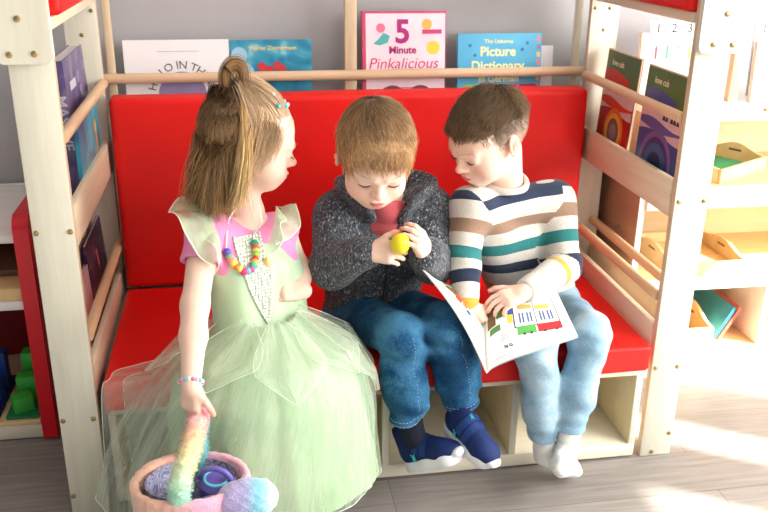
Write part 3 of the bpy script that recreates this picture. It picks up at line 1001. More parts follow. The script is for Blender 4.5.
number_strip(1.120, 1.32, .52, .8225, 1.03, '1234', 'white number card standing behind the display frame right of the front post')

# ------------------------------------------------------------------ low shelf on the left
ls = empty('low_shelf', (-1.2, .5, 0), 'low white shelf with a red end panel left of the bench', 'shelf')
ol = [(.300, .009), (.742, .009), (.742, .617)] + [(.335 - .035 * math.sin(math.radians(a)), .582 + .035 * math.cos(math.radians(a))) for a in range(0, 91, 15)]
prism('end_panel', ol, -.018, .018, M['red_lacquer'], ls, frame((-.844, 0, 0), (0, 1, 0), (0, 0, 1)), .003)
box('top_board', (-1.6, .312, .548), (-.8625, .742, .568), M['white_wood'], ls, .002)
box('middle_board', (-1.6, .312, .372), (-.8625, .742, .395), M['white_wood'], ls, .002)
box('bottom_board', (-1.6, .312, .005), (-.8625, .742, .042), M['birch_h'], ls, .002)
box('back_panel', (-1.6, .730, .0425), (-.8625, .742, .5475), plain('shaded_red_board', (120, 20, 24), .5), ls, .001)  # red darkened: the shade inside the shelf is put into this colour
box('back_panel', (-1.6, .7425, .568), (-.8625, .7445, .575), M['white_wood'], ls, .0)
o = box('wooden_tray', (-1.15, .318, .3955), (-.866, .60, .428), M['tray'], None, .004); tag(o, 'flat birch tray on the middle board of the low left shelf', 'tray')
o = box('wooden_board', (-1.15, .40, .4285), (-.870, .70, .446), plain('walnut', (110, 80, 60), .5), None, .003); tag(o, 'brown wooden board lying on the flat tray in the low left shelf', 'board')
tr = box('base_tray', (-1.22, .316, .0425), (-.868, .60, .054), M['tray'], None, .003); tag(tr, 'thin birch tray under the green and blue blocks', 'tray')
gb = plain('green_block', (62, 176, 66), .45); gd = plain('green_base', (24, 120, 70), .5)
bl = plain('blue_block', (24, 70, 150), .45)
def wedge(name, c, s, ang, mat, label, grp):
    bm = bmesh.new(); box_bm(bm, (0, 0, s[2] / 2), (s[0] / 2, s[1] / 2, s[2] / 2), .003)
    bmesh.ops.transform(bm, matrix=Matrix.Translation(c) @ Matrix.Rotation(math.radians(ang), 4, 'Z'), verts=bm.verts)
    o = link(name, finish(bm), mat); return tag(o, label, 'block', grp)
o = box('block_board', (-.955, .325, .0545), (-.872, .56, .064), gd, None, .002); tag(o, 'dark green board carrying the green blocks in the low left shelf', 'board')
wedge('toy_block', (-.917, .362, .0645), (.050, .045, .042), 25, gb, 'front green block, lowest of the row in the low left shelf', 'green blocks on the low left shelf')
wedge('toy_block', (-.916, .430, .0645), (.050, .045, .068), 4, gb, 'middle green block of the row in the low left shelf', 'green blocks on the low left shelf')
wedge('toy_block', (-.912, .500, .0645), (.050, .045, .104), -3, gb, 'rear green block, tallest of the row in the low left shelf', 'green blocks on the low left shelf')
o = box('block_board', (-1.070, .325, .0545), (-.972, .56, .064), plain('navy_base', (20, 44, 100), .5), None, .002); tag(o, 'dark blue board carrying the blue blocks in the low left shelf', 'board')
for k, (y, hh, l) in enumerate(((.362, .042, 'front blue block, lowest of the blue row'), (.430, .072, 'middle blue block of the blue row'), (.500, .108, 'rear blue block, tallest of the blue row'))):
    wedge('toy_block', (-1.006, y, .0645), (.052, .045, hh), (12, -4, 3)[k], bl, l + ' at the left picture edge', 'blue blocks on the low left shelf')

# ------------------------------------------------------------------ the children
M['skin'] = attr_mat('child_skin', 'col', .58, .2, .12, (700, .03, .0005))
M['hair'] = attr_mat('child_hair', 'col', .42, .35)
M['lash'] = plain('lash_brown', (70, 46, 36), .6)
M['brow'] = plain('brow_hair', (196, 160, 130), .7)
M['sock'] = None

CR_C = np.array((0, -.014, .035)); CR_R = np.array((.071, .087, .077))
def hairline(L, tab):
    ys = [a for a, _ in tab]; zs = [b for _, b in tab]
    return L[:, 2] - np.interp(L[:, 1], ys, zs)
def scalp_roots(n, tab, seed, rad=1.0):
    r = np.random.default_rng(seed)
    d = r.normal(size=(n * 6, 3)); d /= np.linalg.norm(d, axis=1)[:, None]
    L = CR_C + d * CR_R * rad
    return L[hairline(L, tab) > 0][:n]
def scalp_push(L, off):
    q = (L - CR_C) / CR_R
    k = np.linalg.norm(q, axis=1)
    nrmv = q / CR_R; nrmv /= np.linalg.norm(nrmv, axis=1)[:, None]
    d = (k - 1) * np.linalg.norm(L - CR_C, axis=1) / np.maximum(k, 1e-6)
    push = np.maximum(off - d, 0)
    return brow_push(L + nrmv * push[:, None], off), nrmv
def brow_push(L, off):
    for C_, R_ in ((np.array((0, .042, .036)), np.array((.060, .0455, .053))), (np.array((0, .026, -.022)), np.array((.060, .058, .064)))):
        q = (L - C_) / R_
        k = np.linalg.norm(q, axis=1) + 1e-9
        r0 = np.linalg.norm(L - C_, axis=1)
        L = np.where((k < 1 + off * .6 / .05)[:, None], C_ + (L - C_) * ((1 + off * .6 / .05) / k)[:, None], L)
    return L
def scalp_cap(tab, rad, colf, nu=72, nv=48, low=None):
    u = np.linspace(0, 2 * np.pi, nu, endpoint=False); v = np.linspace(.001, np.pi - .001, nv)
    U, Vv = np.meshgrid(u, v)
    L = CR_C + np.stack([np.sin(Vv) * np.cos(U), np.sin(Vv) * np.sin(U), np.cos(Vv)], -1).reshape(-1, 3) * CR_R * rad
    i = np.arange(nv - 1)[:, None] * nu + np.arange(nu)[None]
    j = np.arange(nv - 1)[:, None] * nu + (np.arange(nu)[None] + 1) % nu
    Q = np.stack([i, i + nu, j + nu, j], -1).reshape(-1, 4)
    ok = (hairline(L, tab) > 0)
    Q = Q[ok[Q].all(1)]
    us = np.unique(Q); mp = np.full(len(L), -1); mp[us] = np.arange(len(us))
    L = L[us]
    return brow_push(L, np.full(len(L), .002)), mp[Q], colf(L)
def grow(roots, dirf, length, n, off0, off1, seed, jit=.12):
    r = np.random.default_rng(seed)
    L = roots.copy(); P = [L.copy()]
    jd = r.normal(size=L.shape) * jit
    ln = length * r.uniform(.75, 1.15, len(L)) if np.ndim(length) == 0 else length * r.uniform(.85, 1.1, len(L))
    for i in range(n):
        d = dirf(L, i / n) + jd
        d /= np.linalg.norm(d, axis=1)[:, None]
        L = L + d * (ln / n)[:, None]
        L, _ = scalp_push(L, off0 + (off1 - off0) * (i + 1) / n * np.ones(len(L)))
        P.append(L.copy())
    return np.stack(P, 1)
def to_world(P, c, A, s):
    return np.array(c) + (P * s) @ A.T

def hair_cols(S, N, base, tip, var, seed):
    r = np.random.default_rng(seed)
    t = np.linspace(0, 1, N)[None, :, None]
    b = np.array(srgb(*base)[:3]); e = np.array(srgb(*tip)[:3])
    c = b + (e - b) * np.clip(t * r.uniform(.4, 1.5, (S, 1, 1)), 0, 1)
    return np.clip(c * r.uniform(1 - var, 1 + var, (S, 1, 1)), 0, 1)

def trunk(F, pel, nb, SL, SR, rp, rc, rs, k=.03):
    x = nrm(SR - SL); half = np.linalg.norm(SR - SL) / 2
    ch = pel * .42 + nb * .58
    for s in (-1, 1):
        F.add(rcone(pel + x * s * .045, ch + x * s * (half - rc * .75), rp, rc), k)
        F.add(rcone(ch + x * s * (half - rc * .75), (SL if s < 0 else SR) * .8 + nb * .2 - V3(0, 0, .012), rc, rs), k)
    F.add(rcone(pel, ch, rp, rc), k)
    F.add(rcone(SL, SR, rs, rs), k)

def shoe(name, heel, toe_dir, up, parent, mats, s=1.0, logo_side=1):
    """heel: sole point under the ankle; local x right, y to the toe, z up"""
    A = axes(toe_dir, up)
    w = lambda p: np.array(heel) + A @ (np.array(p) * s)
    c = w((0, .04, .03))
    F = Field(c - .12 * s, c + .12 * s, .0024)
    F.add(rcone(w((0, .0, .026)), w((.002, .078, .020)), .0295 * s, .029 * s))
    F.add(ell(w((0, .088, .018)), np.array((.031, .036, .022)) * s, A), .012)
    F.add(rcone(w((0, -.006, .040)), w((0, -.006, .082)), .0290 * s, .0275 * s), .015)
    F.add(rcone(w((0, .035, .042)), w((0, .062, .034)), .022 * s, .018 * s), .014)
    F.add(rbox(w((0, .04, -.055)), np.array((.08, .12, .052)) * s, .001, A), .002, 's')
    F.add(ell(w((0, -.006, .100)), np.array((.021, .023, .026)) * s, A), .006, 's')
    root = field_obj(name, F, mats[0], parent)
    G = Field(c - .12 * s, c + .12 * s, .0024)
    for p, q, ra, rb in (((0, -.004, .004), (.001, .045, .004), .0315, .031), ((.001, .045, .004), (.002, .088, .008), .031, .0325)):
        G.add(rcone(w(p), w(q), ra * s, rb * s), .01)
    G.add(rbox(w((0, .04, .0835)), np.array((.09, .14, .061)) * s, .002, A), .003, 's')
    G.add(rbox(w((0, .04, -.068)), np.array((.09, .14, .060)) * s, .002, A), .003, 's')
    G.add(ell(w((0.002, .121, .014)), np.array((.017, .012, .010)) * s, A), .006)
    field_obj('sole', G, mats[1], root)
    for y0, z0 in ((.028, .066), (.046, .057)):
        pts = [w((.0335 * math.sin(a), y0 + .004 * math.cos(a), z0 - .047 + .047 * math.cos(a))) for a in np.linspace(-1.25, 1.25, 13)]
        bm = bmesh.new()
        d1 = A @ np.array((0, .0075, -.003)) * s; 
        prev = None
        for p in pts:
            n = nrm(p - w((0, y0, z0 - .05)))
            q = [bm.verts.new(p - d1 + n * .0005), bm.verts.new(p - d1 + n * .0032), bm.verts.new(p + d1 + n * .0032), bm.verts.new(p + d1 + n * .0005)]
            if prev:
                for k in range(4): bm.faces.new((prev[k], prev[(k + 1) % 4], q[(k + 1) % 4], q[k]))
            else: bm.faces.new(q)
            prev = q
        bm.faces.new(prev[::-1])
        link('strap', finish(bm), mats[2], root)
    # emblem: two crossing arcs, on the strap and on the outer side
    def emblem(o, ex, ey, sz, mat):
        bm = bmesh.new()
        for sg in (1, -1):
            tube_bm(bm, [np.array(o) + ex * sz * sg * (.8 - .55 * math.cos(a)) + ey * sz * 1.1 * math.sin(a) for a in np.linspace(-1.2, 1.2, 9)], sz * .17, 6)
        tube_bm(bm, [np.array(o) - ex * sz * .28, np.array(o) + ex * sz * .28], sz * .17, 6)
        link('emblem', finish(bm), mat, root)
    emblem(w((0, .030, .0705)), A[:, 0], nrm(A[:, 1] - .5 * A[:, 2]), .0058 * s, mats[3])
    emblem(w((logo_side * .0318, .020, .026)), A[:, 1], A[:, 2], .0085 * s, mats[3])
    return root

def bvh_of(o):
    from mathutils.bvhtree import BVHTree
    me = o.data
    off = Vector((0, 0, 0)); p = o.parent
    while p is not None:
        off += p.location; p = p.parent
    return BVHTree.FromPolygons([v.co + off for v in me.vertices], [list(f.vertices) for f in me.polygons])
def snap(p, tree, off=0.0, toward=None):
    loc, n, i, d = tree.find_nearest(Vector(p))
    v = Vector(p) - loc
    if v.dot(n) < 0: n = n
    return np.array(loc + n * off)

# =========================== middle boy
mb = empty('person', (-.01, .2, .0), 'boy in charcoal knit jacket and blue jeans in the middle, holding a yellow ball', 'person')
hc = V3(-0.0354, 0.0100, 0.8137); hA = axes((-.02, -.90, -.43), (.05, 0, 1)); hs = 1.03
pel = V3(-0.0121, 0.2050, 0.3764); nb = V3(0.0044, 0.1250, 0.6875); SL = V3(-0.1036, 0.1350, 0.6477); SR = V3(0.1127, 0.1300, 0.6496)
EL = V3(-0.1274, 0.0550, 0.5465); ER = V3(0.1113, 0.0550, 0.5480); WL = V3(-0.0543, -0.0500, 0.6238); WR = V3(0.0660, -0.0500, 0.6152)
HL = pel + V3(-.060, 0, -.012); HR = pel + V3(.060, -.01, -.012)
KL = V3(0.0158, -0.0550, 0.4216); KR = V3(0.1204, -0.0550, 0.4341); AL = V3(0.0372, -0.0500, 0.2026); AR = V3(0.1665, -0.0450, 0.2311)
F = Field((-.24, -.22, .04), (.26, .30, .99), .0020)
head_prims(F, hc, hA, hs)
F.add(rcone(hc + hA @ V3(0, -.03, -.05), nb, .040, .040), .03)
trunk(F, pel, nb, SL, SR, .050, .048, .036)
for S_, E_, W_ in ((SL, EL, WL), (SR, ER, WR)):
    F.add(rcone(S_, E_, .034, .028), .02); F.add(rcone(E_, W_, .028, .019), .015)
for H_, K_, A_ in ((HL, KL, AL), (HR, KR, AR)):
    F.add(rcone(H_, K_, .050, .038), .02); F.add(rcone(K_, A_ + (K_ - A_) * .12, .038, .026), .02)
ballc = V3(0.0040, -0.0850, 0.6498)
t1, th1, P1 = hand(F, WL, (.84, -.46, .06), (-.30, -.80, .52), -1, (.62, .80, .6), 1.02, tdir=(.72, -.10, .68))
t2, th2, P2 = hand(F, WR, (-.42, -.46, .80), (.66, -.62, .12), 1, (.55, .75, .6), 1.02, tdir=(-.60, -.05, .80))
ex = [(p, .010, (222, 126, 110), .5) for p in t1 + t2 + th1[1:] + th2[1:]]
field_obj('body', F, M['skin'], mb, lambda V: skin_colors(V, hc, hA, hs, ex))
w = lambda p: hc + hA @ (np.array(p) * hs)
lashes('eyelashes', w, hs, M['lash'], mb); brows(w, hs, M['brow'], mb)
TAB_M = ((-.11, -.045), (-.045, -.036), (-.018, -.004), (.008, .010), (.024, .004), (.038, .028), (.060, .051), (.08, .054))
def flow_m(L, t):
    c0 = np.array((.012, -.055, .115))
    d = L - c0
    _, n = scalp_push(L, np.zeros(len(L)))
    d = d - n * (d * n).sum(1)[:, None]
    d /= np.linalg.norm(d, axis=1)[:, None] + 1e-6
    sw = np.cross(n, d) * .25
    return d + sw + np.array((0, .15, -.35 * t)) + n * (.22 * (1 - t))
rt = scalp_roots(8000, TAB_M, 11)
fr_ = scalp_roots(60000, TAB_M, 14); fr_ = fr_[(fr_[:, 1] > .042) & (fr_[:, 2] > .050)][:4200]
Pm = np.concatenate([grow(rt, flow_m, .040, 7, .004, .011, 12, .13), grow(fr_, flow_m, .021, 7, .005, .010, 15, .09)])
rt = np.concatenate([rt, fr_])
Pw = to_world(Pm, hc, hA, hs)
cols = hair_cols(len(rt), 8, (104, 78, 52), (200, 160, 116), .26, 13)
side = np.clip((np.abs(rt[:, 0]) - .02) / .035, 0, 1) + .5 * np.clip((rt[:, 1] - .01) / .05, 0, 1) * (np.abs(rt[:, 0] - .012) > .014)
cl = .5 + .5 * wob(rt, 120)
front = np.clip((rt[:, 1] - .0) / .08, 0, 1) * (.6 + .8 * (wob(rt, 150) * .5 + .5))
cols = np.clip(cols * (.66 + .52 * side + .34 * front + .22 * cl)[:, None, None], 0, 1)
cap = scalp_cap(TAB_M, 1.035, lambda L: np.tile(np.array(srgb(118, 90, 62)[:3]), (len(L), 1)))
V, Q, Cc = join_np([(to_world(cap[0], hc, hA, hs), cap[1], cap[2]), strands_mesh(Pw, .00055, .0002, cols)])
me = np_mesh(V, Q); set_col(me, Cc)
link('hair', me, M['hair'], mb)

def knit():
    t = NT('charcoal_knit')
    v = t.coord('Object')
    x = t.n('ShaderNodeTexVoronoi'); x.inputs['Scale'].default_value = 330
    mp = t.n('ShaderNodeMapping'); mp.inputs['Scale'].default_value = (1, 1, .62)
    t.l(v, mp.inputs[0]); t.l(mp.outputs[0], x.inputs['Vector'])
    t.l(t.ramp(x.outputs['Color'], [(.15, srgb(36, 38, 44)), (.5, srgb(62, 65, 72)), (.8, srgb(102, 106, 114)), (.97, srgb(178, 180, 186))]), t.b.inputs['Base Color'])
    t.set(Roughness=.9)
    t.b.inputs['Sheen Weight'].default_value = .15
    t.bump(x.outputs['Distance'], .8, .003)
    return t.m
M['knit'] = knit()
jc = Field((-.24, -.16, .30), (.26, .34, .86), .0032)
trunk(jc, pel + V3(0, -.005, .018), nb - V3(0, -.005, .018), SL, SR, .074, .070, .050, .03)
for S_, E_, W_ in ((SL, EL, WL), (SR, ER, WR)):
    jc.add(rcone(S_, E_, .051, .048), .025); jc.add(rcone(E_, W_ + (E_ - W_) * .12, .048, .037), .018)
    jc.add(ccone(W_ + (E_ - W_) * .24, W_ + (E_ - W_) * .02, .035, .031, .006), .006)
jc.add(torus(pel + V3(.0, -.01, -.01), (0, -.2, 1), .062, .024), .02)
for i, a in enumerate(np.linspace(-150, 150, 91)):
    ar = math.radians(a + 90)
    q = abs(a) / 150
    lo_ = nb + V3(.070 * math.cos(ar), .060 * math.sin(ar) + .004, -.014 - .022 * q ** 2)
    out = 1 + .16 * math.exp(-((a + 80) / 36) ** 2)
    hi_ = nb + V3(.104 * out * math.cos(ar), .084 * out * math.sin(ar) + .006, .042 - .012 * q - .020 * q ** 4)
    jc.add(rcone(lo_, hi_, .010, .0075), .0045)
jc.add(ell(nb + V3(.0, -.010, .056), (.070, .066, .062)), .005, 's')
jc.add(rcone(nb + V3(.006, -.07, .02), nb + V3(.010, -.104, -.050), .040, .004), .008, 's')
def jw(P):
    te, de = np.full(len(P), 9.), None
    d1 = np.minimum(np.linalg.norm(P - EL, axis=1), np.linalg.norm(P - ER, axis=1))
    g = np.exp(-(d1 / .06) ** 2)
    return -.0030 * g * folds(P, (.3, .4, 1), 150) - .0020 * folds(P, (.5, .3, .9), 62, 14, 2.0) - .0008 * wob(P, 160)
jc.warp(jw)
jk = field_obj('jacket', jc, M['knit'], mb)
zt, zb = nb + V3(.005, -.112, -.050), pel + V3(.012, -.098, .0)
tj = bvh_of(jk)
zp = [snap(zt + (zb - zt) * k / 14, tj, .0008) for k in range(15)]
tube('zip', zp, .0022, plain('zip_charcoal', (36, 38, 42), .4), jk, 8)
sf = Field((-.12, -.05, .55), (.15, .26, .78), .003)
trunk(sf, pel, nb - V3(0, .004, .012), SL * .45 + nb * .55 - V3(0, 0, .02), SR * .45 + nb * .55 - V3(0, 0, .03), .052, .050, .034)
sf.add(rcone(nb + V3(0, .0, -.03), nb + V3(0, -.014, -.016), .054, .046), .02)
sf.add(ell(nb + V3(0.004, -.004, .050), (.090, .066, .060)), .006, 's')
M['coral'] = plain('coral_cotton', (196, 92, 96), .85, .2)
field_obj('shirt', sf, M['coral'], mb)

def denim(name, lo, hi, fade):
    t = NT(name)
    v = t.coord('Object')
    g = t.noise(v, 9, 4, .6); h_ = t.noise(t.coord('Object', (1, 1, .35)), 420, 2)
    mx = t.n('ShaderNodeMath', operation='MULTIPLY_ADD'); mx.inputs[1].default_value = .32
    t.l(h_, mx.inputs[0]); t.l(g, mx.inputs[2])
    t.l(t.ramp(mx.outputs[0], [(.42, srgb(*lo)), (.62, srgb(*hi)), (.84, srgb(*fade))]), t.b.inputs['Base Color'])
    t.set(Roughness=.85)
    t.b.inputs['Specular IOR Level'].default_value = .2
    t.bump(h_, .25, .001)
    return t.m
M['denim_dark'] = denim('blue_denim', (12, 44, 74), (24, 74, 112), (70, 126, 162))
M['denim_light'] = denim('pale_denim', (112, 148, 172), (142, 176, 196), (186, 208, 220))
M['stitch'] = plain('seam_thread', (150, 172, 190), .7)
M['stitch_pale'] = plain('pale_seam', (150, 184, 204), .8)
def jeans(legs, pel, rad, mat, parent, lo, hi, wr, stitch):
    F = Field(lo, hi, .0032)
    F.add(rcone(pel + V3(-.04, .01, 0), pel + V3(.04, .01, 0), rad[0], rad[0]))
    F.add(ell(pel + V3(0, -.01, .035), (.088, .072, .04)), .03)
    for H_, K_, A_ in legs:
        F.add(rcone(H_, K_, rad[1], rad[2]), .02)
        mid = K_ + (A_ - K_) * .72
        F.add(rcone(K_, mid, rad[2], rad[3]), .02)
        F.add(ccone(K_ + (A_ - K_) * .45, A_, rad[3] * 1.02, rad[4], .005), .014)
    for H_, K_, A_ in legs:
        d = nrm(A_ - K_)
        F.add(ccone(A_ - d * .004, A_ + d * .03, rad[4] - .007, rad[4] - .007, .002), .002, 's')
    F.warp(wr)
    o = field_obj('jeans', F, mat, parent)
    tree = bvh_of(o)
    for H_, K_, A_ in legs:
        d = nrm(A_ - K_); u = nrm(np.cross(d, V3(0, 1, 0))); v_ = np.cross(d, u)
        bm = bmesh.new()
        for off in (.004, .016):
            for k in range(30):
                a0, a1 = 2 * math.pi * k / 30, 2 * math.pi * (k + .6) / 30
                q = [snap(A_ - d * off + (u * math.cos(a) + v_ * math.sin(a)) * (rad[4] + .01), tree, .0004) for a in (a0, a1)]
                if np.linalg.norm(q[0] - q[1]) < .02: tube_bm(bm, q, .0007, 4)
        fr = nrm(V3(.35, -1, 0))
        pts = [snap(K_ + (A_ - K_) * t + (fr - d * fr.dot(d)) * .07, tree, .0003) for t in np.linspace(-.1, .82, 46)]
        for k in range(0, 45, 2): tube_bm(bm, [pts[k], pts[k] * .35 + pts[k + 1] * .65], .0006, 4)
        link('stitching', finish(bm), stitch, o)
    return o
def wrM(P):
    g = np.zeros(len(P))
    for K_, A_ in ((KL, AL), (KR, AR)):
        g += np.exp(-(np.linalg.norm(P - K_, axis=1) / .07) ** 2) + .9 * np.exp(-(np.linalg.norm(P - (A_ + V3(0, 0, .035)), axis=1) / .06) ** 2)
    return -.0048 * g * folds(P, (.25, .35, 1), 105, 22, 2.6) - .0028 * folds(P, (.4, .5, .8), 60, 16, 2.4)
jn = jeans(((HL, KL, AL), (HR, KR, AR)), pel, (.072, .064, .053, .053, .041), M['denim_dark'], mb, (-.17, -.16, .05), (.27, .32, .56), wrM, M['stitch'])
M['navy_knit'] = plain('royal_mesh', (16, 38, 90), .7, .3)
M['navy_strap'] = plain('navy_strap', (22, 50, 108), .55, .3)
M['white_sole'] = plain('white_rubber', (232, 234, 238), .5)
M['teal_mark'] = plain('teal_emblem', (60, 196, 200), .5)
M['dark_sock'] = plain('navy_sock', (20, 26, 44), .9)
sm = [M['navy_knit'], M['white_sole'], M['navy_strap'], M['teal_mark']]
for A_, K_ in ((AL, KL), (AR, KR)):
    pass
sh1 = V3(0.0716, -0.0500, 0.0722); sh2 = V3(0.1583, -0.0520, 0.1571)
s_ = shoe('shoe', sh1, (.54, -.62, .50), (-.02, .02, 1), mb, sm, 1.10, 1)
s_['label'] = 'blue shoe with a thick white sole, heel at the left'
s_ = shoe('shoe', sh2, (.42, -.82, -.22), (.05, -.22, 1), mb, sm, 1.06, 1)
for A_, shp, dd in ((AL, sh1, (-.20, .02, 1)), (AR, sh2, (.05, -.22, 1))):
    tube('sock', [A_ + V3(0, 0, .02), A_ * .5 + (shp + nrm(dd) * .075) * .5, shp + nrm(dd) * .062], [.031, .029, .027], M['dark_sock'], mb, 16)
bm = bmesh.new(); ball_bm(bm, ballc, .0205, 24, 16, (1, 1, 1.12))
yb = link('toy_ball', finish(bm), plain('yellow_plastic', (232, 214, 40), .35)); tag(yb, 'small glossy yellow ball held in the middle boy\'s fingers', 'ball')

# =========================== right-hand boy
rb = empty('person', (.27, .2, .0), 'boy in striped sweater and pale jeans on the right, bent over the open book', 'person')
hc2 = V3(0.2369, 0.0900, 0.8231); hA2 = axes((-.845, -.36, -.395), (.06, 0, 1)); hs2 = .99
pel2 = V3(0.4233, 0.2150, 0.3524); nb2 = V3(0.2916, 0.1250, 0.7174); SL2 = V3(0.1991, 0.0850, 0.6654); SR2 = V3(0.4351, 0.1600, 0.6513)
EL2 = V3(0.1735, 0.0300, 0.5545); ER2 = V3(0.4436, 0.0800, 0.5096); WL2 = V3(0.1675, -0.0350, 0.4737); WR2 = V3(0.2981, -0.0450, 0.5045)
HL2 = pel2 + V3(-.062, -.01, -.012); HR2 = pel2 + V3(.060, .0, -.012)
KL2 = V3(0.3304, -0.0700, 0.3735); KR2 = V3(0.4600, -0.0600, 0.3950); AL2 = V3(0.3739, -0.0450, 0.1181); AR2 = V3(0.4280, -0.0750, 0.1545)
F = Field((.06, -.24, .0), (.56, .34, 1.01), .0020)
head_prims(F, hc2, hA2, hs2)
F.add(rcone(hc2 + hA2 @ V3(0, -.030, -.050), nb2 + V3(0, 0, .0), .041, .041), .03)
trunk(F, pel2, nb2, SL2, SR2, .050, .046, .034)
for S_, E_, W_ in ((SL2, EL2, WL2), (SR2, ER2, WR2)):
    F.add(rcone(S_, E_, .033, .027), .02); F.add(rcone(E_, W_, .027, .019), .015)
for H_, K_, A_ in ((HL2, KL2, AL2), (HR2, KR2, AR2)):
    F.add(rcone(H_, K_, .050, .036), .02); F.add(rcone(K_, A_ + (K_ - A_) * .12, .036, .026), .02)
t3, th3, P3 = hand(F, WR2, (-.93, -.20, -.22), (-.20, -.45, .88), 1, [(.30, .5, .4), (.35, .55, .4), (.45, .6, .4), (.6, .7, .5)], 1.04, tdir=(-.80, .35, .05))
t4, th4, P4 = hand(F, WL2, (.55, -.10, -.75), (-.45, -.80, .10), -1, (.35, .4, .3), .98, tdir=(.7, .3, -.3))
ex2 = [(p, .010, (222, 126, 110), .5) for p in t3 + t4 + th3[1:]]
field_obj('body', F, M['skin'], rb, lambda V: skin_colors(V, hc2, hA2, hs2, ex2))
w = lambda p: hc2 + hA2 @ (np.array(p) * hs2)
lashes('eyelashes', w, hs2, M['lash'], rb); brows(w, hs2, M['brow'], rb)
TAB_T = ((-.11, .068), (-.05, .060), (0, .052), (.03, .050), (.045, .056), (.060, .062), (.085, .066))
TAB_S = ((-.11, -.050), (-.045, -.044), (-.016, -.006), (.008, .012), (.024, -.004), (.040, .018), (.056, .048), (.085, .060))
def flow_t(L, t):
    _, n = scalp_push(L, np.zeros(len(L)))
    d = np.tile(np.array((-.25, 1.0, 0)), (len(L), 1))
    r_ = L - np.array((.012, -.068, .10)); r_ = r_ / (np.linalg.norm(r_, axis=1)[:, None] + 1e-6)
    q = np.clip((L[:, 1:2] + .075) / .06, 0, 1)
    d = d / 1.03 * q + r_ * (1 - q) + np.cross(n, r_) * .25 * (1 - q)
    d = d - n * (d * n).sum(1)[:, None]
    d /= np.linalg.norm(d, axis=1)[:, None] + 1e-6
    return d + n * (.30 * (1 - t)) + np.array((0, 0, -.25 * t))
rt = scalp_roots(5200, TAB_T, 21)
Pt = to_world(grow(rt, flow_t, .032, 6, .0075, .0145, 22, .14), hc2, hA2, hs2)
ct = hair_cols(len(rt), 7, (66, 50, 36), (132, 104, 74), .30, 23)
rs_ = scalp_roots(4200, TAB_S, 24)
rs_ = rs_[(hairline(rs_, TAB_T) < .004)]
hgt = np.clip((rs_[:, 2] + .02) / .085, 0, 1)
def flow_s(L, t):
    _, n = scalp_push(L, np.zeros(len(L)))
    d = np.tile(np.array((0, -.25, -1.0)), (len(L), 1)); d = d - n * (d * n).sum(1)[:, None]
    return d + n * .5
Ps = to_world(grow(rs_, flow_s, .005 + .012 * hgt ** 2, 3, .0046, .0078, 25, .15), hc2, hA2, hs2)
def capcol(L):
    h_ = np.clip((L[:, 2] + .030) / .085, 0, 1)[:, None] ** 1.1
    return np.array(srgb(222, 190, 168)[:3]) * (1 - h_) + np.array(srgb(80, 62, 46)[:3]) * h_
cs = np.repeat(capcol(rs_)[:, None] * rng.uniform(.86, 1.08, (len(rs_), 1, 1)), 4, 1)
cap1 = scalp_cap(TAB_S, 1.052, capcol, 110, 80); cap2 = scalp_cap(TAB_T, 1.080, lambda L: np.tile(np.array(srgb(74, 57, 42)[:3]), (len(L), 1)))
V, Q, Cc = join_np([(to_world(c_[0], hc2, hA2, hs2), c_[1], c_[2]) for c_ in (cap1, cap2)] + [strands_mesh(Pt, .0006, .00025, ct), strands_mesh(Ps, .00045, .0002, np.clip(cs, 0, 1))])
me = np_mesh(V, Q); set_col(me, Cc); link('hair', me, M['hair'], rb)

def stripes():
    t = NT('striped_knit')
    a = t.n('ShaderNodeAttribute'); a.attribute_name = 'run'
    cream = srgb(208, 202, 192)
    st = [(0, cream), (.030, srgb(28, 44, 72)), (.054, cream), (.094, srgb(150, 120, 98)), (.126, cream), (.158, srgb(30, 116, 116)), (.186, cream),
          (.216, srgb(26, 40, 66)), (.246, cream), (.282, srgb(206, 160, 62)), (.303, cream)]
    m_ = t.n('ShaderNodeMath', operation='MULTIPLY'); m_.inputs[1].default_value = 2.0
    t.l(a.outputs['Fac'], m_.inputs[0])
    c = t.ramp(m_.outputs[0], [(p * 2, q) for p, q in st], 'CONSTANT')
    n1 = t.noise(t.coord('Object', (1, 1, .4)), 500, 2)
    mx = t.n('ShaderNodeMixRGB', blend_type='MULTIPLY'); mx.inputs[0].default_value = .35
    t.l(c, mx.inputs[1]); t.l(t.ramp(n1, [(.3, srgb(170, 170, 170)), (.6, srgb(255, 255, 255))]), mx.inputs[2])
    t.l(mx.outputs[0], t.b.inputs['Base Color'])
    t.set(Roughness=.9)
    t.b.inputs['Sheen Weight'].default_value = .15
    t.bump(n1, .3, .001)
    return t.m
M['striped'] = stripes()
sw = Field((.06, -.16, .32), (.56, .36, .84), .0030)
trunk(sw, pel2 + V3(0, 0, .02), nb2 - V3(0, 0, .012), SL2, SR2, .070, .062, .043, .03)
for S_, E_, W_ in ((SL2, EL2, WL2), (SR2, ER2, WR2)):
    sw.add(rcone(S_, E_, .045, .038), .025); sw.add(rcone(E_, W_ + (E_ - W_) * .12, .038, .031), .016)
    sw.add(ccone(W_ + (E_ - W_) * .26, W_, .0315, .027, .005), .006)
for i, a in enumerate(np.linspace(0, 2 * math.pi, 33)[:-1]):
    c_ = nb2 + V3(.050 * math.cos(a), .050 * math.sin(a), -.006 + .010 * math.sin(a))
    sw.add(ell(c_, (.0085, .0085, .012)), .006)
sw.add(ell(nb2 + V3(-.004, -.002, .034), (.044, .042, .05)), .006, 's')
def sww(P):
    g = np.exp(-(np.minimum(np.linalg.norm(P - EL2, axis=1), np.linalg.norm(P - ER2, axis=1)) / .055) ** 2)
    return -.0024 * g * folds(P, (.5, .3, .8), 140) - .0018 * folds(P, (.6, .3, .6), 58, 14, 2.2)
sw.warp(sww)
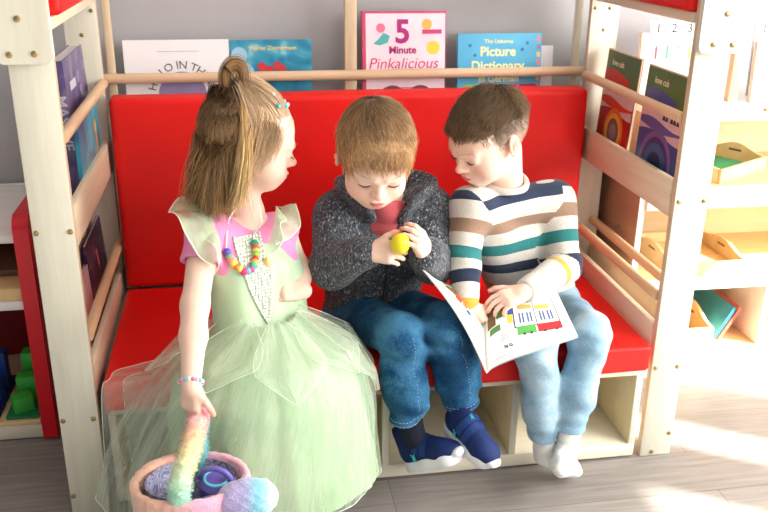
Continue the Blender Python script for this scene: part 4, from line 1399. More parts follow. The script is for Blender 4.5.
def run(V):
    z0 = nb2[2] + .010
    out = (z0 - V[:, 2]) * 1.04 + (V[:, 0] - nb2[0]) * .05
    x = nrm(SR2 - SL2); half = np.linalg.norm(SR2 - SL2) / 2; ch = pel2 * .42 + nb2 * .58
    tr_ = np.full(len(V), 9.)
    for s in (-1, 1):
        a_, b_ = pel2 + x * s * .045, ch + x * s * (half - .0465)
        tr_ = np.minimum(tr_, seg_t(V, a_, b_)[1] - .064)
        tr_ = np.minimum(tr_, seg_t(V, b_, (SL2 if s < 0 else SR2) * .6 + nb2 * .4)[1] - .052)
    best = np.full(len(V), 9.)
    for S_, E_, W_ in ((SL2, EL2, WL2), (SR2, ER2, WR2)):
        t1_, d1_ = seg_t(V, S_, E_); t2_, d2_ = seg_t(V, E_, W_)
        l1, l2 = np.linalg.norm(E_ - S_), np.linalg.norm(W_ - E_)
        up = (V - S_) @ nrm(E_ - S_)
        arm = np.where(d1_ < d2_, np.minimum(up, l1), l1 + t2_ * l2) + (z0 - S_[2]) * 1.04
        rad = np.minimum(d1_ - .045 + .007 * t1_, d2_ - .038 + .007 * t2_)
        out = np.where(((rad < tr_ - .002) | (rad < .004)) & (rad < best), arm, out); best = np.minimum(best, rad)
    return out
field_obj('sweater', sw, M['striped'], rb, None, {'run': run})
def wrR(P):
    g = np.zeros(len(P))
    for K_, A_ in ((KL2, AL2), (KR2, AR2)):
        g += np.exp(-(np.linalg.norm(P - K_, axis=1) / .07) ** 2) + .9 * np.exp(-(np.linalg.norm(P - (A_ + V3(0, 0, .035)), axis=1) / .05) ** 2)
    return -.0032 * g * folds(P, (.2, .3, 1), 120, 22, 2.4) - .0024 * folds(P, (.4, .5, .8), 60, 16, 2.4)
jeans(((HL2, KL2, AL2), (HR2, KR2, AR2)), pel2, (.070, .062, .047, .042, .036), M['denim_light'], rb, (.12, -.20, .03), (.60, .34, .56), wrR, M['stitch_pale'])
def sock_mat():
    t = NT('white_sock')
    g = t.noise(t.coord(), 38, 2)
    t.l(t.ramp(g, [(.3, srgb(222, 222, 224)), (.52, srgb(240, 240, 238)), (.64, srgb(240, 238, 214)), (.72, srgb(226, 224, 232))]), t.b.inputs['Base Color'])
    t.set(Roughness=.95)
    t.bump(t.noise(t.coord(), 600, 2), .3, .001)
    return t.m
M['sock'] = sock_mat()
def sock(A_, heel, toe, K_):
    F = Field(np.minimum(np.minimum(A_, heel), toe) - .06, np.maximum(np.maximum(A_, heel), toe) + .06, .0028)
    u = nrm(K_ - A_)
    F.add(rcone(A_ + u * .03, heel + u * .012, .029, .027)); F.add(rcone(heel, heel * .3 + toe * .7, .027, .028), .012)
    F.add(rcone(heel * .3 + toe * .7, toe, .028, .020), .012)
    F.warp(lambda P: -.0012 * folds(P, (.3, .3, 1), 190, 20, 2))
    return field_obj('sock', F, M['sock'], rb)
sock(AR2, V3(0.4241, -0.0750, 0.0873), V3(0.3814, -0.1850, 0.0785) * .0 + V3(0.3834, -0.1500, 0.0921), KR2)
sock(AL2, V3(0.3835, -0.0450, 0.0627), V3(0.4496, -0.0750, 0.0329), KL2)

# =========================== girl
gp = empty('person', (-.285, .0, .0), 'girl in a pale green fairy dress with a top knot, seated on the left', 'person')
hc3 = V3(-0.2986, 0.0000, 0.8503); hA3 = axes((.955, .17, -.22), (-.03, 0, 1)); hs3 = 1.0
pel3 = V3(-0.2863, -0.0050, 0.3911); nb3 = V3(-0.3071, 0.0300, 0.6962); SL3 = V3(-0.3981, -0.0200, 0.6684); SR3 = V3(-0.2386, 0.0700, 0.6379)
EL3 = V3(-0.4231, -0.1150, 0.5504); ER3 = V3(-0.2032, 0.0700, 0.5447); WL3 = V3(-0.4343, -0.2350, 0.4340); WR3 = V3(-0.2011, -0.0150, 0.5245)
HL3 = pel3 + V3(-.045, -.02, -.01); HR3 = pel3 + V3(.045, .01, -.01)
KL3 = V3(-.290, -.140, .378); KR3 = V3(-.190, -.125, .378); AL3 = V3(-.290, -.120, .100); AR3 = V3(-.200, -.115, .100)
F = Field((-.56, -.36, .0), (-.10, .26, .99), .0020)
head_prims(F, hc3, hA3, hs3)
F.add(rcone(hc3 + hA3 @ V3(0, -.030, -.045), nb3, .034, .036), .03)
trunk(F, pel3, nb3, SL3, SR3, .048, .042, .030)
for S_, E_, W_ in ((SL3, EL3, WL3), (SR3, ER3, WR3)):
    F.add(rcone(S_, E_, .031, .0275), .02); F.add(rcone(E_, E_ * .6 + W_ * .4, .0275, .027), .015); F.add(rcone(E_ * .6 + W_ * .4, W_, .027, .0185), .012)
for H_, K_, A_ in ((HL3, KL3, AL3), (HR3, KR3, AR3)):
    F.add(rcone(H_, K_, .046, .036), .02); F.add(rcone(K_, A_, .036, .024), .02)
    F.add(rcone(A_ + V3(0, .005, -.045), A_ + V3(.01, -.075, -.065), .024, .018), .02); F.add(rcone(A_, A_ + V3(0, .005, -.045), .024, .024), .01)
t5, th5, P5 = hand(F, WL3, (-.06, -.20, -.97), (-.66, -.74, .18), -1, [(.45, .9, .7), (.45, .9, .7), (.5, .9, .7), (.5, .9, .7)], .98, tdir=(.55, -.40, -.72))
t6, th6, P6 = hand(F, WR3, (-.88, -.40, .25), (.12, -.80, .55), 1, [(.2, .35, .3), (.4, .6, .5), (.5, .7, .5), (.55, .75, .5)], .95, tdir=(-.62, -.05, .75))
ex3 = [(p, .010, (222, 126, 110), .5) for p in t5 + t6 + th5[1:] + th6[1:]]
field_obj('body', F, M['skin'], gp, lambda V: skin_colors(V, hc3, hA3, hs3, ex3))
w3 = lambda p: hc3 + hA3 @ (np.array(p) * hs3)
lashes('eyelashes', w3, hs3, M['lash'], gp); brows(w3, hs3, M['brow'], gp)

# hair: swept back to a top knot, long lengths hanging behind the shoulders
TAB_G = ((-.11, -.050), (-.045, -.050), (-.020, -.020), (.000, .004), (.022, .008), (.036, .034), (.056, .050), (.085, .058))
KNOT = np.array((.005, -.052, .112))
def flow_g(L, t):
    _, n = scalp_push(L, np.zeros(len(L)))
    d = KNOT - L
    d = d - n * (d * n).sum(1)[:, None]
    d /= np.linalg.norm(d, axis=1)[:, None] + 1e-6
    return d
rt = scalp_roots(9000, TAB_G, 31)
up = rt[(rt[:, 2] > .085) | (rt[:, 1] > .0)]
dist = np.linalg.norm(KNOT - up, axis=1)
Pg = grow(up, flow_g, np.clip(dist * 1.02, .01, .2), 7, .003, .008, 32, .05)
cg = hair_cols(len(up), 8, (132, 100, 68), (150, 114, 76), .30, 33)
pale_ = np.clip((.086 - up[:, 2]) / .03, 0, 1)[:, None, None] * .8
cg = cg * (1 - pale_) + np.array(srgb(214, 184, 150)[:3]) * pale_ * rng.uniform(.85, 1.1, (len(up), 1, 1))
Vs = [strands_mesh(to_world(Pg, hc3, hA3, hs3), .0008, .0006, cg)]
def hang(roots_w, ends_w, n, bulge, seed, base, tip, var, r0=.0009, r1=.0003, jit=.004, curl=.004):
    r = np.random.default_rng(seed)
    S = len(roots_w)
    t = np.linspace(0, 1, n)[None, :, None]
    ends_w = roots_w + (ends_w - roots_w) * r.uniform(.80, 1.08, (S, 1))
    mid = (roots_w + ends_w) / 2 + bulge
    P = (1 - t) ** 2 * roots_w[:, None] + 2 * t * (1 - t) * mid[:, None] + t ** 2 * ends_w[:, None]
    ph = r.uniform(0, 6.28, (S, 1)); fr = r.uniform(4, 8, (S, 1))
    amp = r.uniform(.2, 1, (S, 1)) * curl
    wv_ = np.stack([np.sin(t[..., 0] * fr + ph), np.cos(t[..., 0] * fr * .8 + ph), 0 * ph + 0 * t[..., 0]], -1) * (amp[..., None] * t)
    P = P + wv_ + r.normal(size=(S, 1, 3)) * jit * (.25 + .75 * t)
    L_ = ((P - hc3) @ hA3 / hs3).reshape(-1, 3)
    lay = np.repeat(r.uniform(.004, .010, (S, 1)), n, 1).ravel()
    L_, _ = scalp_push(L_, lay)
    P = to_world(L_, hc3, hA3, hs3).reshape(P.shape)
    return strands_mesh(P, r0, r1, np.clip(hair_cols(S, n, base, tip, var, seed + 1) * (1 + .48 * wob(ends_w, 190))[:, None, None], 0, 1))
r_ = np.random.default_rng(40)
def sample(pts, S, sp):
    pts = np.array(pts); k = r_.uniform(0, len(pts) - 1.001, S); i = k.astype(int); f = (k - i)[:, None]
    return pts[i] * (1 - f) + pts[i + 1] * f + r_.normal(size=(S, 3)) * sp
back_roots = [w3((-.03, -.072, .098)), w3((.0, -.085, .095)), w3((.028, -.078, .095)), w3((.05, -.060, .085))]
low_roots = [w3((.070, -.045, .02)), w3((.06, -.075, .0)), w3((.0, -.10, .0)), w3((-.05, -.08, .0))]
ends = [V3(-0.4194, 0.0350, 0.7151), V3(-0.4023, 0.0450, 0.6932), V3(-0.3697, 0.0300, 0.7079), V3(-0.3351, 0.0200, 0.7275)]
Vs.append(hang(sample(back_roots, 1500, .006), sample(ends, 1500, .010), 14, np.array((-.018, .0, .035)), 41, (88, 64, 42), (182, 142, 96), .35))
side_roots = [w3((.006, -.058, .118)), w3((.014, -.050, .117)), w3((.020, -.044, .116)), w3((.024, -.034, .115))]
side_ends = [V3(-0.3391, -0.0450, 0.7353), V3(-0.3597, -0.0350, 0.7286), V3(-0.3868, -0.0100, 0.7217), V3(-0.3219, -0.0600, 0.7606)]
Vs.append(hang(sample(side_roots, 1500, .006), sample(side_ends, 1500, .011), 16, hA3 @ np.array((.052, -.026, .010)), 53, (96, 70, 46), (206, 166, 118), .34))
Vs.append(hang(sample(low_roots, 700, .006), sample(ends, 700, .012), 10, np.array((-.010, -.004, .01)), 43, (116, 86, 54), (206, 168, 116), .35))
wisp_e = [V3(-0.4355, 0.0300, 0.7197), V3(-0.4298, 0.0200, 0.7358), V3(-0.4082, 0.0400, 0.6974)]
Vs.append(hang(sample(low_roots, 60, .008), sample(wisp_e, 60, .014), 10, np.array((-.02, 0, .005)), 45, (170, 130, 84), (216, 176, 124), .25, .0006, .0002))
# side lengths over the temple and ear
side_r = [w3((.060, .038, .050)), w3((.066, .022, .056)), w3((.068, .004, .064)), w3((.064, -.02, .082))]
side_e = [w3((.072, .034, .004)), w3((.078, .018, -.022)), w3((.080, -.006, -.050)), w3((.074, -.03, -.105))]
k_ = r_.uniform(0, 2.999, 360); i_ = k_.astype(int); f_ = (k_ - i_)[:, None]
sr, se = np.array(side_r), np.array(side_e)
Vs.append(hang(sr[i_] * (1 - f_) + sr[i_ + 1] * f_ + r_.normal(size=(360, 3)) * .007, se[i_] * (1 - f_) + se[i_ + 1] * f_ + r_.normal(size=(360, 3)) * .006, 10,
               hA3 @ np.array((.018, .004, .012)), 47, (186, 154, 118), (222, 190, 152), .24, .0006, .0002, .003, .003))
# pale lock falling straight from the knot
lock_r = [w3((.024, -.036, .118)), w3((.032, -.046, .112))]
lock_e = [V3(-0.3179, -0.0750, 0.7651), V3(-0.3341, -0.0700, 0.7558)]
Vs.append(hang(sample(lock_r, 300, .003), sample(lock_e, 300, .006), 12, hA3 @ np.array((.085, .0, .022)), 49, (190, 152, 98), (232, 200, 146), .18, .0009, .0004, .003, .003))
# the knot: a loop of hair
kc = w3(KNOT + np.array((.004, -.004, .022)))
aa = np.linspace(-2.0, 2 * np.pi - 1.7, 24)
S = 420
ph = r_.normal(size=(S, 2)) * .0052
ax1, ax2, ax3 = hA3[:, 1], hA3[:, 2], hA3[:, 0]
rr_ = .0200 + ph[:, 0:1] 
Pl = kc + (rr_ * np.cos(aa)[None] * .85)[..., None] * ax1 + (rr_ * np.sin(aa)[None] * 1.15)[..., None] * ax2 + ph[:, 1][:, None, None] * ax3
Vs.append(strands_mesh(Pl, .0008, .0007, hair_cols(S, 24, (136, 100, 62), (176, 138, 92), .3, 51)))
def capg_col(L):
    q = (np.clip((.090 - L[:, 2]) / .03, 0, 1) * np.clip((L[:, 1] + .01) / .02, 0, 1))[:, None]
    return np.array(srgb(128, 98, 68)[:3]) * (1 - q) + np.array(srgb(216, 186, 156)[:3]) * q
capg = scalp_cap(TAB_G, 1.03, capg_col)
V, Q, Cc = join_np([(to_world(capg[0], hc3, hA3, hs3), capg[1], capg[2])] + Vs)
me = np_mesh(V, Q); set_col(me, Cc); gh = link('hair', me, M['hair'], gp)
for k, (p, c) in enumerate((((.030, .050, .092), (90, 196, 190)), ((.012, .058, .094), (236, 236, 236)), ((.046, .030, .092), (90, 190, 200)), ((.026, .020, .106), (240, 236, 230)), ((-.01, .055, .095), (90, 196, 190)))):
    bm = bmesh.new(); ball_bm(bm, (0, 0, 0), .0046, 10, 8)
    L_, n_ = scalp_push(np.array([p]), np.array([.015]))
    bmesh.ops.transform(bm, matrix=Matrix.Translation(w3(L_[0])), verts=bm.verts)
    link('hair_band', finish(bm), plain('hair_band_plastic', c, .35), gh)

# pink T-shirt
M['pink'] = plain('pink_jersey', (238, 146, 190), .85, .2)
ts = Field((-.50, -.20, .36), (-.10, .24, .80), .003)
trunk(ts, pel3 + V3(0, 0, .04), nb3 - V3(0, 0, .010), SL3, SR3, .056, .048, .037)
ts.add(ccone(SL3 + (SL3 - EL3) * .1, SL3 * .58 + EL3 * .42, .038, .043, .004), .012)
ts.add(ccone(SR3, SR3 * .82 + ER3 * .18, .035, .037, .004), .012)
d_ = nrm(EL3 - SL3); q_ = SL3 * .58 + EL3 * .42
ts.add(ccone(q_ - d_ * .003, q_ + d_ * .02, .038, .038, .002), .002, 's')
ts.add(rcone(SL3, EL3, .033, .030), .002, 's')
ts.add(ell(nb3 + V3(.008, -.010, .026), (.046, .044, .040)), .006, 's')
ts.warp(lambda P: -.0012 * folds(P, (.6, .2, .5), 120))
tsh = field_obj('tshirt', ts, M['pink'], gp)

# dress bodice
def satin(name, col, hi, rough=.38):
    t = NT(name)
    g = t.noise(t.coord('Object', (1, 1, .3)), 16, 3)
    t.l(t.ramp(g, [(.3, srgb(*col)), (.7, srgb(*hi))]), t.b.inputs['Base Color'])
    t.set(Roughness=rough)
    t.b.inputs['Sheen Weight'].default_value = .2
    return t.m
M['satin'] = satin('pale_green_satin', (176, 204, 164), (196, 218, 184))
dr = Field((-.46, -.20, .38), (-.12, .24, .76), .003)
trunk(dr, pel3 + V3(0, 0, .035), nb3 - V3(0, 0, .03), SL3 - V3(0, 0, .03), SR3 - V3(0, 0, .03), .068, .061, .036)
dr.add(ell(nb3 + V3(.014, -.034, .024), (.056, .070, .060)), .006, 's')
dr.warp(lambda P: -.0015 * folds(P, (.9, .3, .1), 110, 12, 1.5))
bod = field_obj('bodice', dr, M['satin'], gp)
tb3 = bvh_of(bod)
from mathutils.bvhtree import BVHTree
def front_tree(objs):
    vs, fs = [], []
    for o in objs:
        off = Vector((0, 0, 0)); p = o.parent
        while p is not None: off += p.location; p = p.parent
        k = len(vs); vs += [v.co + off for v in o.data.vertices]; fs += [[i + k for i in f.vertices] for f in o.data.polygons]
    return BVHTree.FromPolygons(vs, fs)
tfr = front_tree([bod, tsh])
CHEST = Vector((.30, -.95, .10)).normalized()
def snap_front(p, off):
    loc, n, i, d = tfr.ray_cast(Vector(p) + CHEST * .25, -CHEST)
    return np.array(p if loc is None else loc + CHEST * off)
# sequinned panel with lace edges
def sequin():
    t = NT('sequin_panel')
    v = t.coord('Object', (1, 1, 1))
    x = t.n('ShaderNodeTexVoronoi'); x.inputs['Scale'].default_value = 150; x.inputs['Randomness'].default_value = .25
    t.l(v, x.inputs['Vector'])
    t.l(t.ramp(x.outputs['Distance'], [(.0, srgb(244, 244, 238)), (.42, srgb(226, 226, 214)), (.62, srgb(160, 170, 148))]), t.b.inputs['Base Color'])
    t.l(t.ramp(x.outputs['Distance'], [(.0, (.75, .75, .75, 1)), (.5, (.2, .2, .2, 1))]), t.b.inputs['Metallic'])
    t.set(Roughness=.3)
    t.bump(x.outputs['Distance'], .9, -.004)
    return t.m
pa, pb, pc_ = V3(-0.3326, -0.0600, 0.6664), V3(-0.2710, -0.0500, 0.6641), V3(-0.2712, -0.0900, 0.4806)
rows = []
for t in np.linspace(0, 1, 26):
    l_, r2 = pa * (1 - t) + pc_ * t, pb * (1 - t) + pc_ * t
    bow = .012 * math.sin(math.pi * t)
    row = []
    for u in np.linspace(0, 1, 13):
        p = l_ * (1 - u) + r2 * u + (r2 - l_) * (u - .5) * 0
        p = p + nrm(r2 - l_ + V3(1e-6, 0, 0)) * (u - .5) * 2 * bow
        row.append(snap_front(p, .0028))
    rows.append(row)
G = np.array(rows)
idx = np.arange(26 * 13).reshape(26, 13)
Qp = np.stack([idx[:-1, :-1], idx[1:, :-1], idx[1:, 1:], idx[:-1, 1:]], -1).reshape(-1, 4)
sp_ = link('sequin_panel', np_mesh(G.reshape(-1, 3), Qp), sequin(), gp)
for nm, col_ in (('lace_edge', 0), ('lace_edge', 12)):
    bm = bmesh.new()
    pts = [G[i, col_] for i in range(26)]
    tube_bm(bm, pts, .0016, 6)
    for i in range(0, 25): ball_bm(bm, pts[i], .0032, 8, 6)
    link(nm, finish(bm), plain('lace_white', (224, 232, 212), .7), gp)
bm = bmesh.new(); ball_bm(bm, snap_front(V3(-0.2674, -0.0600, 0.6074), .006), .011, 16, 10, (.8, .5, 1.15))
br = link('brooch', finish(bm), plain('brooch_gold', (222, 204, 130), .35, .5, .3), gp)

def tulle(name, col, alpha, weave=0.0):
    t = NT(name)
    t.set(Roughness=.6)
    t.b.inputs['Base Color'].default_value = srgb(*col)
    tr = t.n('ShaderNodeBsdfTransparent'); tl = t.n('ShaderNodeBsdfTranslucent')
    tl.inputs[0].default_value = srgb(*col)
    m1 = t.n('ShaderNodeMixShader'); m1.inputs[0].default_value = .35
    t.l(t.b.outputs[0], m1.inputs[1]); t.l(tl.outputs[0], m1.inputs[2])
    m2 = t.n('ShaderNodeMixShader')
    if weave:
        a1 = t.n('ShaderNodeAttribute'); a1.attribute_name = 'around'; a2 = t.n('ShaderNodeAttribute'); a2.attribute_name = 'down'
        cb = t.n('ShaderNodeCombineXYZ'); t.l(a1.outputs['Fac'], cb.inputs[0]); t.l(a2.outputs['Fac'], cb.inputs[1])
        g = t.noise(cb.outputs[0], weave, 4, .65)
    else: g = t.noise(t.coord('Object', (1, 1, .35)), 22, 3)
    rp = t.ramp(g, [(.34, (alpha * .55,) * 3 + (1,)), (.70, (min(1, alpha * 1.6),) * 3 + (1,))])
    t.l(rp, m2.inputs[0]); t.l(tr.outputs[0], m2.inputs[1]); t.l(m1.outputs[0], m2.inputs[2])
    t.l(m2.outputs[0], t.out.inputs[0])
    return t.m
M['skirt'] = satin('green_skirt_lining', (156, 198, 144), (184, 214, 172), .6)
M['tulle'] = tulle('pale_green_tulle', (228, 240, 220), .30, 1.1)
M['organza'] = tulle('pale_green_organza', (204, 228, 190), .66)
M['hem'] = plain('tulle_hem', (224, 240, 216), .6)

def smooth01(x): return np.clip(x, 0, 1) ** 2 * (3 - 2 * np.clip(x, 0, 1))
BKC = np.array((-.450, -.345)); BKR = .118
def clear_basket(x, y, z, gap=.022):
    dx, dy = x - BKC[0], y - BKC[1]
    rr = BKR + gap
    inside = (dx * dx + dy * dy < rr * rr)
    yy = BKC[1] + np.sqrt(np.maximum(rr * rr - dx * dx, 0))
    f = smooth01((.40 - z) / .06)
    return x, np.where(inside, y * (1 - f) + np.maximum(yy, y) * f, y)
def skirt(name, rings, mat, na, nt, fold, seed, nf, hem=None):
    """rings: (cx, cy, z, rx, ry) from the waist to the hem"""
    r = np.random.default_rng(seed)
    R = np.array(rings, float); k = np.linspace(0, len(R) - 1, nt)
    cs = np.stack([np.interp(k, np.arange(len(R)), R[:, j]) for j in range(5)], 1)
    for _ in range(3): cs[1:-1] = (cs[:-2] + 2 * cs[1:-1] + cs[2:]) / 4
    a = np.linspace(0, 2 * np.pi, na, endpoint=False)
    t = np.linspace(0, 1, nt)[:, None]
    fo = sum(r.uniform(.5, 1) * np.sin(f * a + r.uniform(0, 6.28) + .8 * np.sin(2 * a + r.uniform(0, 6))) / (1 + .05 * f) for f in nf)[None] / len(nf)
    dr_ = 1 + fold * fo * (.25 + .9 * t) + .012 * np.sin(9 * a[None] + 14 * t + r.uniform(0, 6)) * t
    x = cs[:, 0:1] + cs[:, 3:4] * np.cos(a)[None] * dr_
    y = cs[:, 1:2] + cs[:, 4:5] * np.sin(a)[None] * dr_
    z = cs[:, 2:3] + .010 * fo * t + 0 * a[None]
    x, y = clear_basket(x, y, z)
    lift = smooth01((y + .052) / .030)
    zz = z + np.maximum(.333 + .004 * (1 + fo) - z, 0) * lift
    P = np.stack([x, y, zz], -1)
    i = np.arange(nt - 1)[:, None] * na + np.arange(na)[None]
    j = np.arange(nt - 1)[:, None] * na + (np.arange(na)[None] + 1) % na
    Q = np.stack([i, j, j + na, i + na], -1).reshape(-1, 4)
    o = link(name, np_mesh(P.reshape(-1, 3), Q), mat, gp)
    set_float(o.data, np.tile(np.abs((a + seed) % (2 * np.pi) - np.pi) * 7, nt), 'around'); set_float(o.data, np.repeat(t[:, 0] * 1.2, na) + seed, 'down')
    if hem is not None:
        h_ = tube('hem', list(P[-1]), hem, M['hem'], o, 6, True)
    return o, P
wz = V3(-0.2822, -0.0350, 0.4693)
inner = [(wz[0], wz[1], wz[2] + .010, .066, .062), (-.283, -.045, .440, .110, .095), (-.284, -.060, .405, .162, .138), (-.284, -.070, .340, .200, .160),
         (-.285, -.075, .250, .218, .168), (-.275, -.080, .160, .225, .172), (-.272, -.080, .100, .228, .170)]
skirt('skirt_lining', inner, M['skirt'], 300, 60, .075, 61, (9, 14, 21, 29))
mid_ = [(wz[0], wz[1], wz[2] + .014, .069, .065), (-.281, -.045, .448, .118, .102), (-.284, -.060, .415, .178, .148), (-.288, -.072, .350, .220, .172),
        (-.300, -.078, .258, .248, .180), (-.318, -.082, .170, .268, .184), (-.325, -.082, .105, .276, .182)]
skirt('tulle_layer', mid_, M['tulle'], 300, 60, .085, 62, (8, 13, 19, 27), .0008)
outer = [(wz[0], wz[1], wz[2] + .018, .070, .066), (-.280, -.045, .456, .124, .106), (-.284, -.060, .424, .190, .156), (-.298, -.074, .355, .240, .182),
         (-.325, -.080, .262, .276, .190), (-.345, -.084, .172, .298, .194), (-.352, -.084, .095, .306, .192)]
skirt('tulle_layer', outer, M['tulle'], 300, 60, .085, 63, (6, 10, 15, 21), .0009)
# petal-shaped overskirt panels
def petal(cx, ang, ln, wd, seed):
    r = np.random.default_rng(seed); nu, nv = 24, 30
    P = np.zeros((nv, nu, 3))
    for i, t in enumerate(np.linspace(0, 1, nv)):
        half = wd * (.35 + .9 * math.sin(math.pi * min(t * .75 + .12, 1)) ** 1.1) * (1 if t < .72 else max(.02, (1 - t) / .28) ** .8)
        for j, u in enumerate(np.linspace(-1, 1, nu)):
            a = ang + u * half
            s_ = t * ln
            R_ = np.array(outer); q = s_ * (len(R_) - 1)
            c = [np.interp(q, np.arange(len(R_)), R_[:, m]) for m in range(5)]
            e = 1.045 + .02 * math.sin(u * 5 + seed) * t
            P[i, j] = (c[0] + c[3] * e * math.cos(a), c[1] + c[4] * e * math.sin(a), c[2] + .008 + .004 * math.sin(u * 7 + t * 4))
    P[..., 0], P[..., 1] = clear_basket(P[..., 0], P[..., 1], P[..., 2], .03)
    P[..., 2] = np.where(P[..., 1] > -.04, np.maximum(P[..., 2], .345), P[..., 2])
    i = np.arange(nv - 1)[:, None] * nu + np.arange(nu - 1)[None]
    Q = np.stack([i, i + 1, i + nu + 1, i + nu], -1).reshape(-1, 4)
    o = link('petal_panel', np_mesh(P.reshape(-1, 3), Q), M['tulle'], gp)
    set_float(o.data, np.tile(np.linspace(0, 6, nu), nv), 'around'); set_float(o.data, np.repeat(np.linspace(0, 1, nv), nu) + seed, 'down')
    edge = [P[k, 0] for k in range(nv)] + [P[k, -1] for k in range(nv - 1, -1, -1)]
    tube('hem', edge, .0006, M['hem'], o, 5)
for k, (ang, ln, wd) in enumerate(((-2.15, .40, .40), (-1.30, .46, .36), (-.55, .42, .42), (-.05, .60, .40), (2.9, .50, .42))):
    petal(0, ang, ln, wd, 70 + k)

# cap-sleeve ruffles and neckline frill
def ruffle(path, outd, wd, seed, waves):
    r = np.random.default_rng(seed); n, m_ = 60, 10
    pts = np.array(path); kk = np.linspace(0, len(pts) - 1, n)
    C_ = np.stack([np.interp(kk, np.arange(len(pts)), pts[:, j]) for j in range(3)], 1)
    for _ in range(8): C_[1:-1] = (C_[:-2] + 2 * C_[1:-1] + C_[2:]) / 4
    od = np.array(outd); D = np.stack([np.interp(kk, np.arange(len(od)), od[:, j]) for j in range(3)], 1)
    D /= np.linalg.norm(D, axis=1)[:, None]
    t = np.linspace(0, 1, n)
    wdt = wd * np.sin(np.pi * (t * .92 + .04)) ** .6
    T = np.gradient(C_, axis=0); T /= np.linalg.norm(T, axis=1)[:, None]
    N = np.cross(T, D)
    P = np.zeros((n, m_, 3))
    for j, u in enumerate(np.linspace(0, 1, m_)):
        wob_ = np.sin(t * waves * 6.28 + seed) * .010 * u + np.sin(t * waves * 11 + 1.3 * seed) * .004 * u
        P[:, j] = C_ + D * (wdt * u)[:, None] + N * wob_[:, None] - np.array((0, 0, .016)) * (u ** 2)
    i = np.arange(n - 1)[:, None] * m_ + np.arange(m_ - 1)[None]
    Q = np.stack([i, i + 1, i + m_ + 1, i + m_], -1).reshape(-1, 4)
    o = link('ruffle', np_mesh(P.reshape(-1, 3), Q), M['organza'], gp)
    tube('hem', list(P[:, -1]), .0013, M['hem'], o, 6)
ruffle([V3(-0.3642, -0.0850, 0.6424), V3(-0.3736, -0.0700, 0.6894), V3(-0.3929, -0.0300, 0.7155), V3(-0.3902, 0.0300, 0.7133), V3(-0.3632, 0.0750, 0.6792)],
       [(-.7, -.6, .1), (-.85, -.5, .3), (-.9, -.2, .45), (-.8, .3, .4), (-.5, .8, .2)], .078, 3, 2.2)
ruffle([V3(-0.3648, -0.0880, 0.6305), V3(-0.3664, -0.0760, 0.6740), V3(-0.3770, -0.0500, 0.7042), V3(-0.3775, 0.0000, 0.7092)],
       [(-.3, -.95, .1), (-.4, -.9, .1), (-.6, -.7, .4), (-.8, -.2, .5)], .034, 5, 1.6)
ruffle([V3(-0.2609, -0.0500, 0.6592), V3(-0.2413, -0.0100, 0.6842), V3(-0.2358, 0.0450, 0.6973), V3(-0.2493, 0.0850, 0.6895)],
       [(.8, -.5, .0), (.9, -.3, .2), (.9, .0, .4), (.7, .5, .3)], .042, 4, 1.8)
ruffle([V3(-0.2697, -0.0550, 0.6504), V3(-0.2548, -0.0300, 0.6873), V3(-0.2478, 0.0100, 0.7136)], [(.5, -.85, .0), (.6, -.75, .2), (.8, -.4, .4)], .030, 6, 1.4)

# bead necklace and bracelet
nk = empty('necklace', V3(-0.3095, -0.1000, 0.6102), 'bead necklace with a white cord around the girl\'s neck', 'necklace')
cordp = [V3(-0.3271, -0.0120, 0.7263), V3(-0.3409, -0.0450, 0.7008), V3(-0.3487, -0.0650, 0.6691)]
lowp = [V3(-0.3499, -0.0750, 0.6466), V3(-0.3429, -0.0800, 0.6262), V3(-0.3315, -0.0850, 0.6120), V3(-0.3177, -0.0850, 0.6024), V3(-0.3034, -0.0800, 0.6017), V3(-0.2924, -0.0750, 0.6147), V3(-0.2833, -0.0700, 0.6323), V3(-0.2824, -0.0650, 0.6503)]
cordq = [V3(-0.2817, -0.0600, 0.6639), V3(-0.2798, -0.0450, 0.6980), V3(-0.2839, -0.0150, 0.7254)]
allp = [snap_front(p, .004) for p in cordp + lowp + cordq]
tube('cord', allp, .0016, M['white_paper'], nk, 6)
bp = np.array([snap_front(p, .007) for p in lowp])
dl = np.concatenate([[0], np.cumsum(np.linalg.norm(np.diff(bp, axis=0), axis=1))])
bcol = [(96, 92, 190), (120, 170, 90), (226, 120, 150), (236, 210, 80), (230, 120, 60), (236, 214, 90), (216, 60, 120), (90, 190, 200), (226, 80, 150), (80, 180, 150), (236, 170, 70), (210, 70, 70), (140, 190, 80), (240, 214, 90), (220, 90, 90), (60, 160, 120)]
for k in range(16):
    s_ = dl[-1] * (k + .5) / 16
    p = [np.interp(s_, dl, bp[:, j]) for j in range(3)]
    bm = bmesh.new(); ball_bm(bm, p, .0076 if k % 3 else .0088, 12, 8)
    link('bead', finish(bm), plain('bead_plastic', bcol[k], .3), nk)
brc = empty('bracelet', tuple(WL3 + V3(0, 0, .012)), 'pink, white and turquoise bead bracelet on the girl\'s wrist', 'bracelet')
dW = nrm(WL3 - EL3); u_ = nrm(np.cross(dW, V3(0, 1, 0))); v_ = np.cross(dW, u_)
for k in range(18):
    a = 2 * math.pi * k / 18
    bm = bmesh.new(); ball_bm(bm, WL3 - dW * .006 + (u_ * math.cos(a) + v_ * math.sin(a)) * .0222, .0043, 10, 8)
    link('bead', finish(bm), plain('bracelet_bead', ((236, 120, 170), (240, 236, 236), (110, 200, 210), (238, 190, 210))[k % 4], .35), brc)

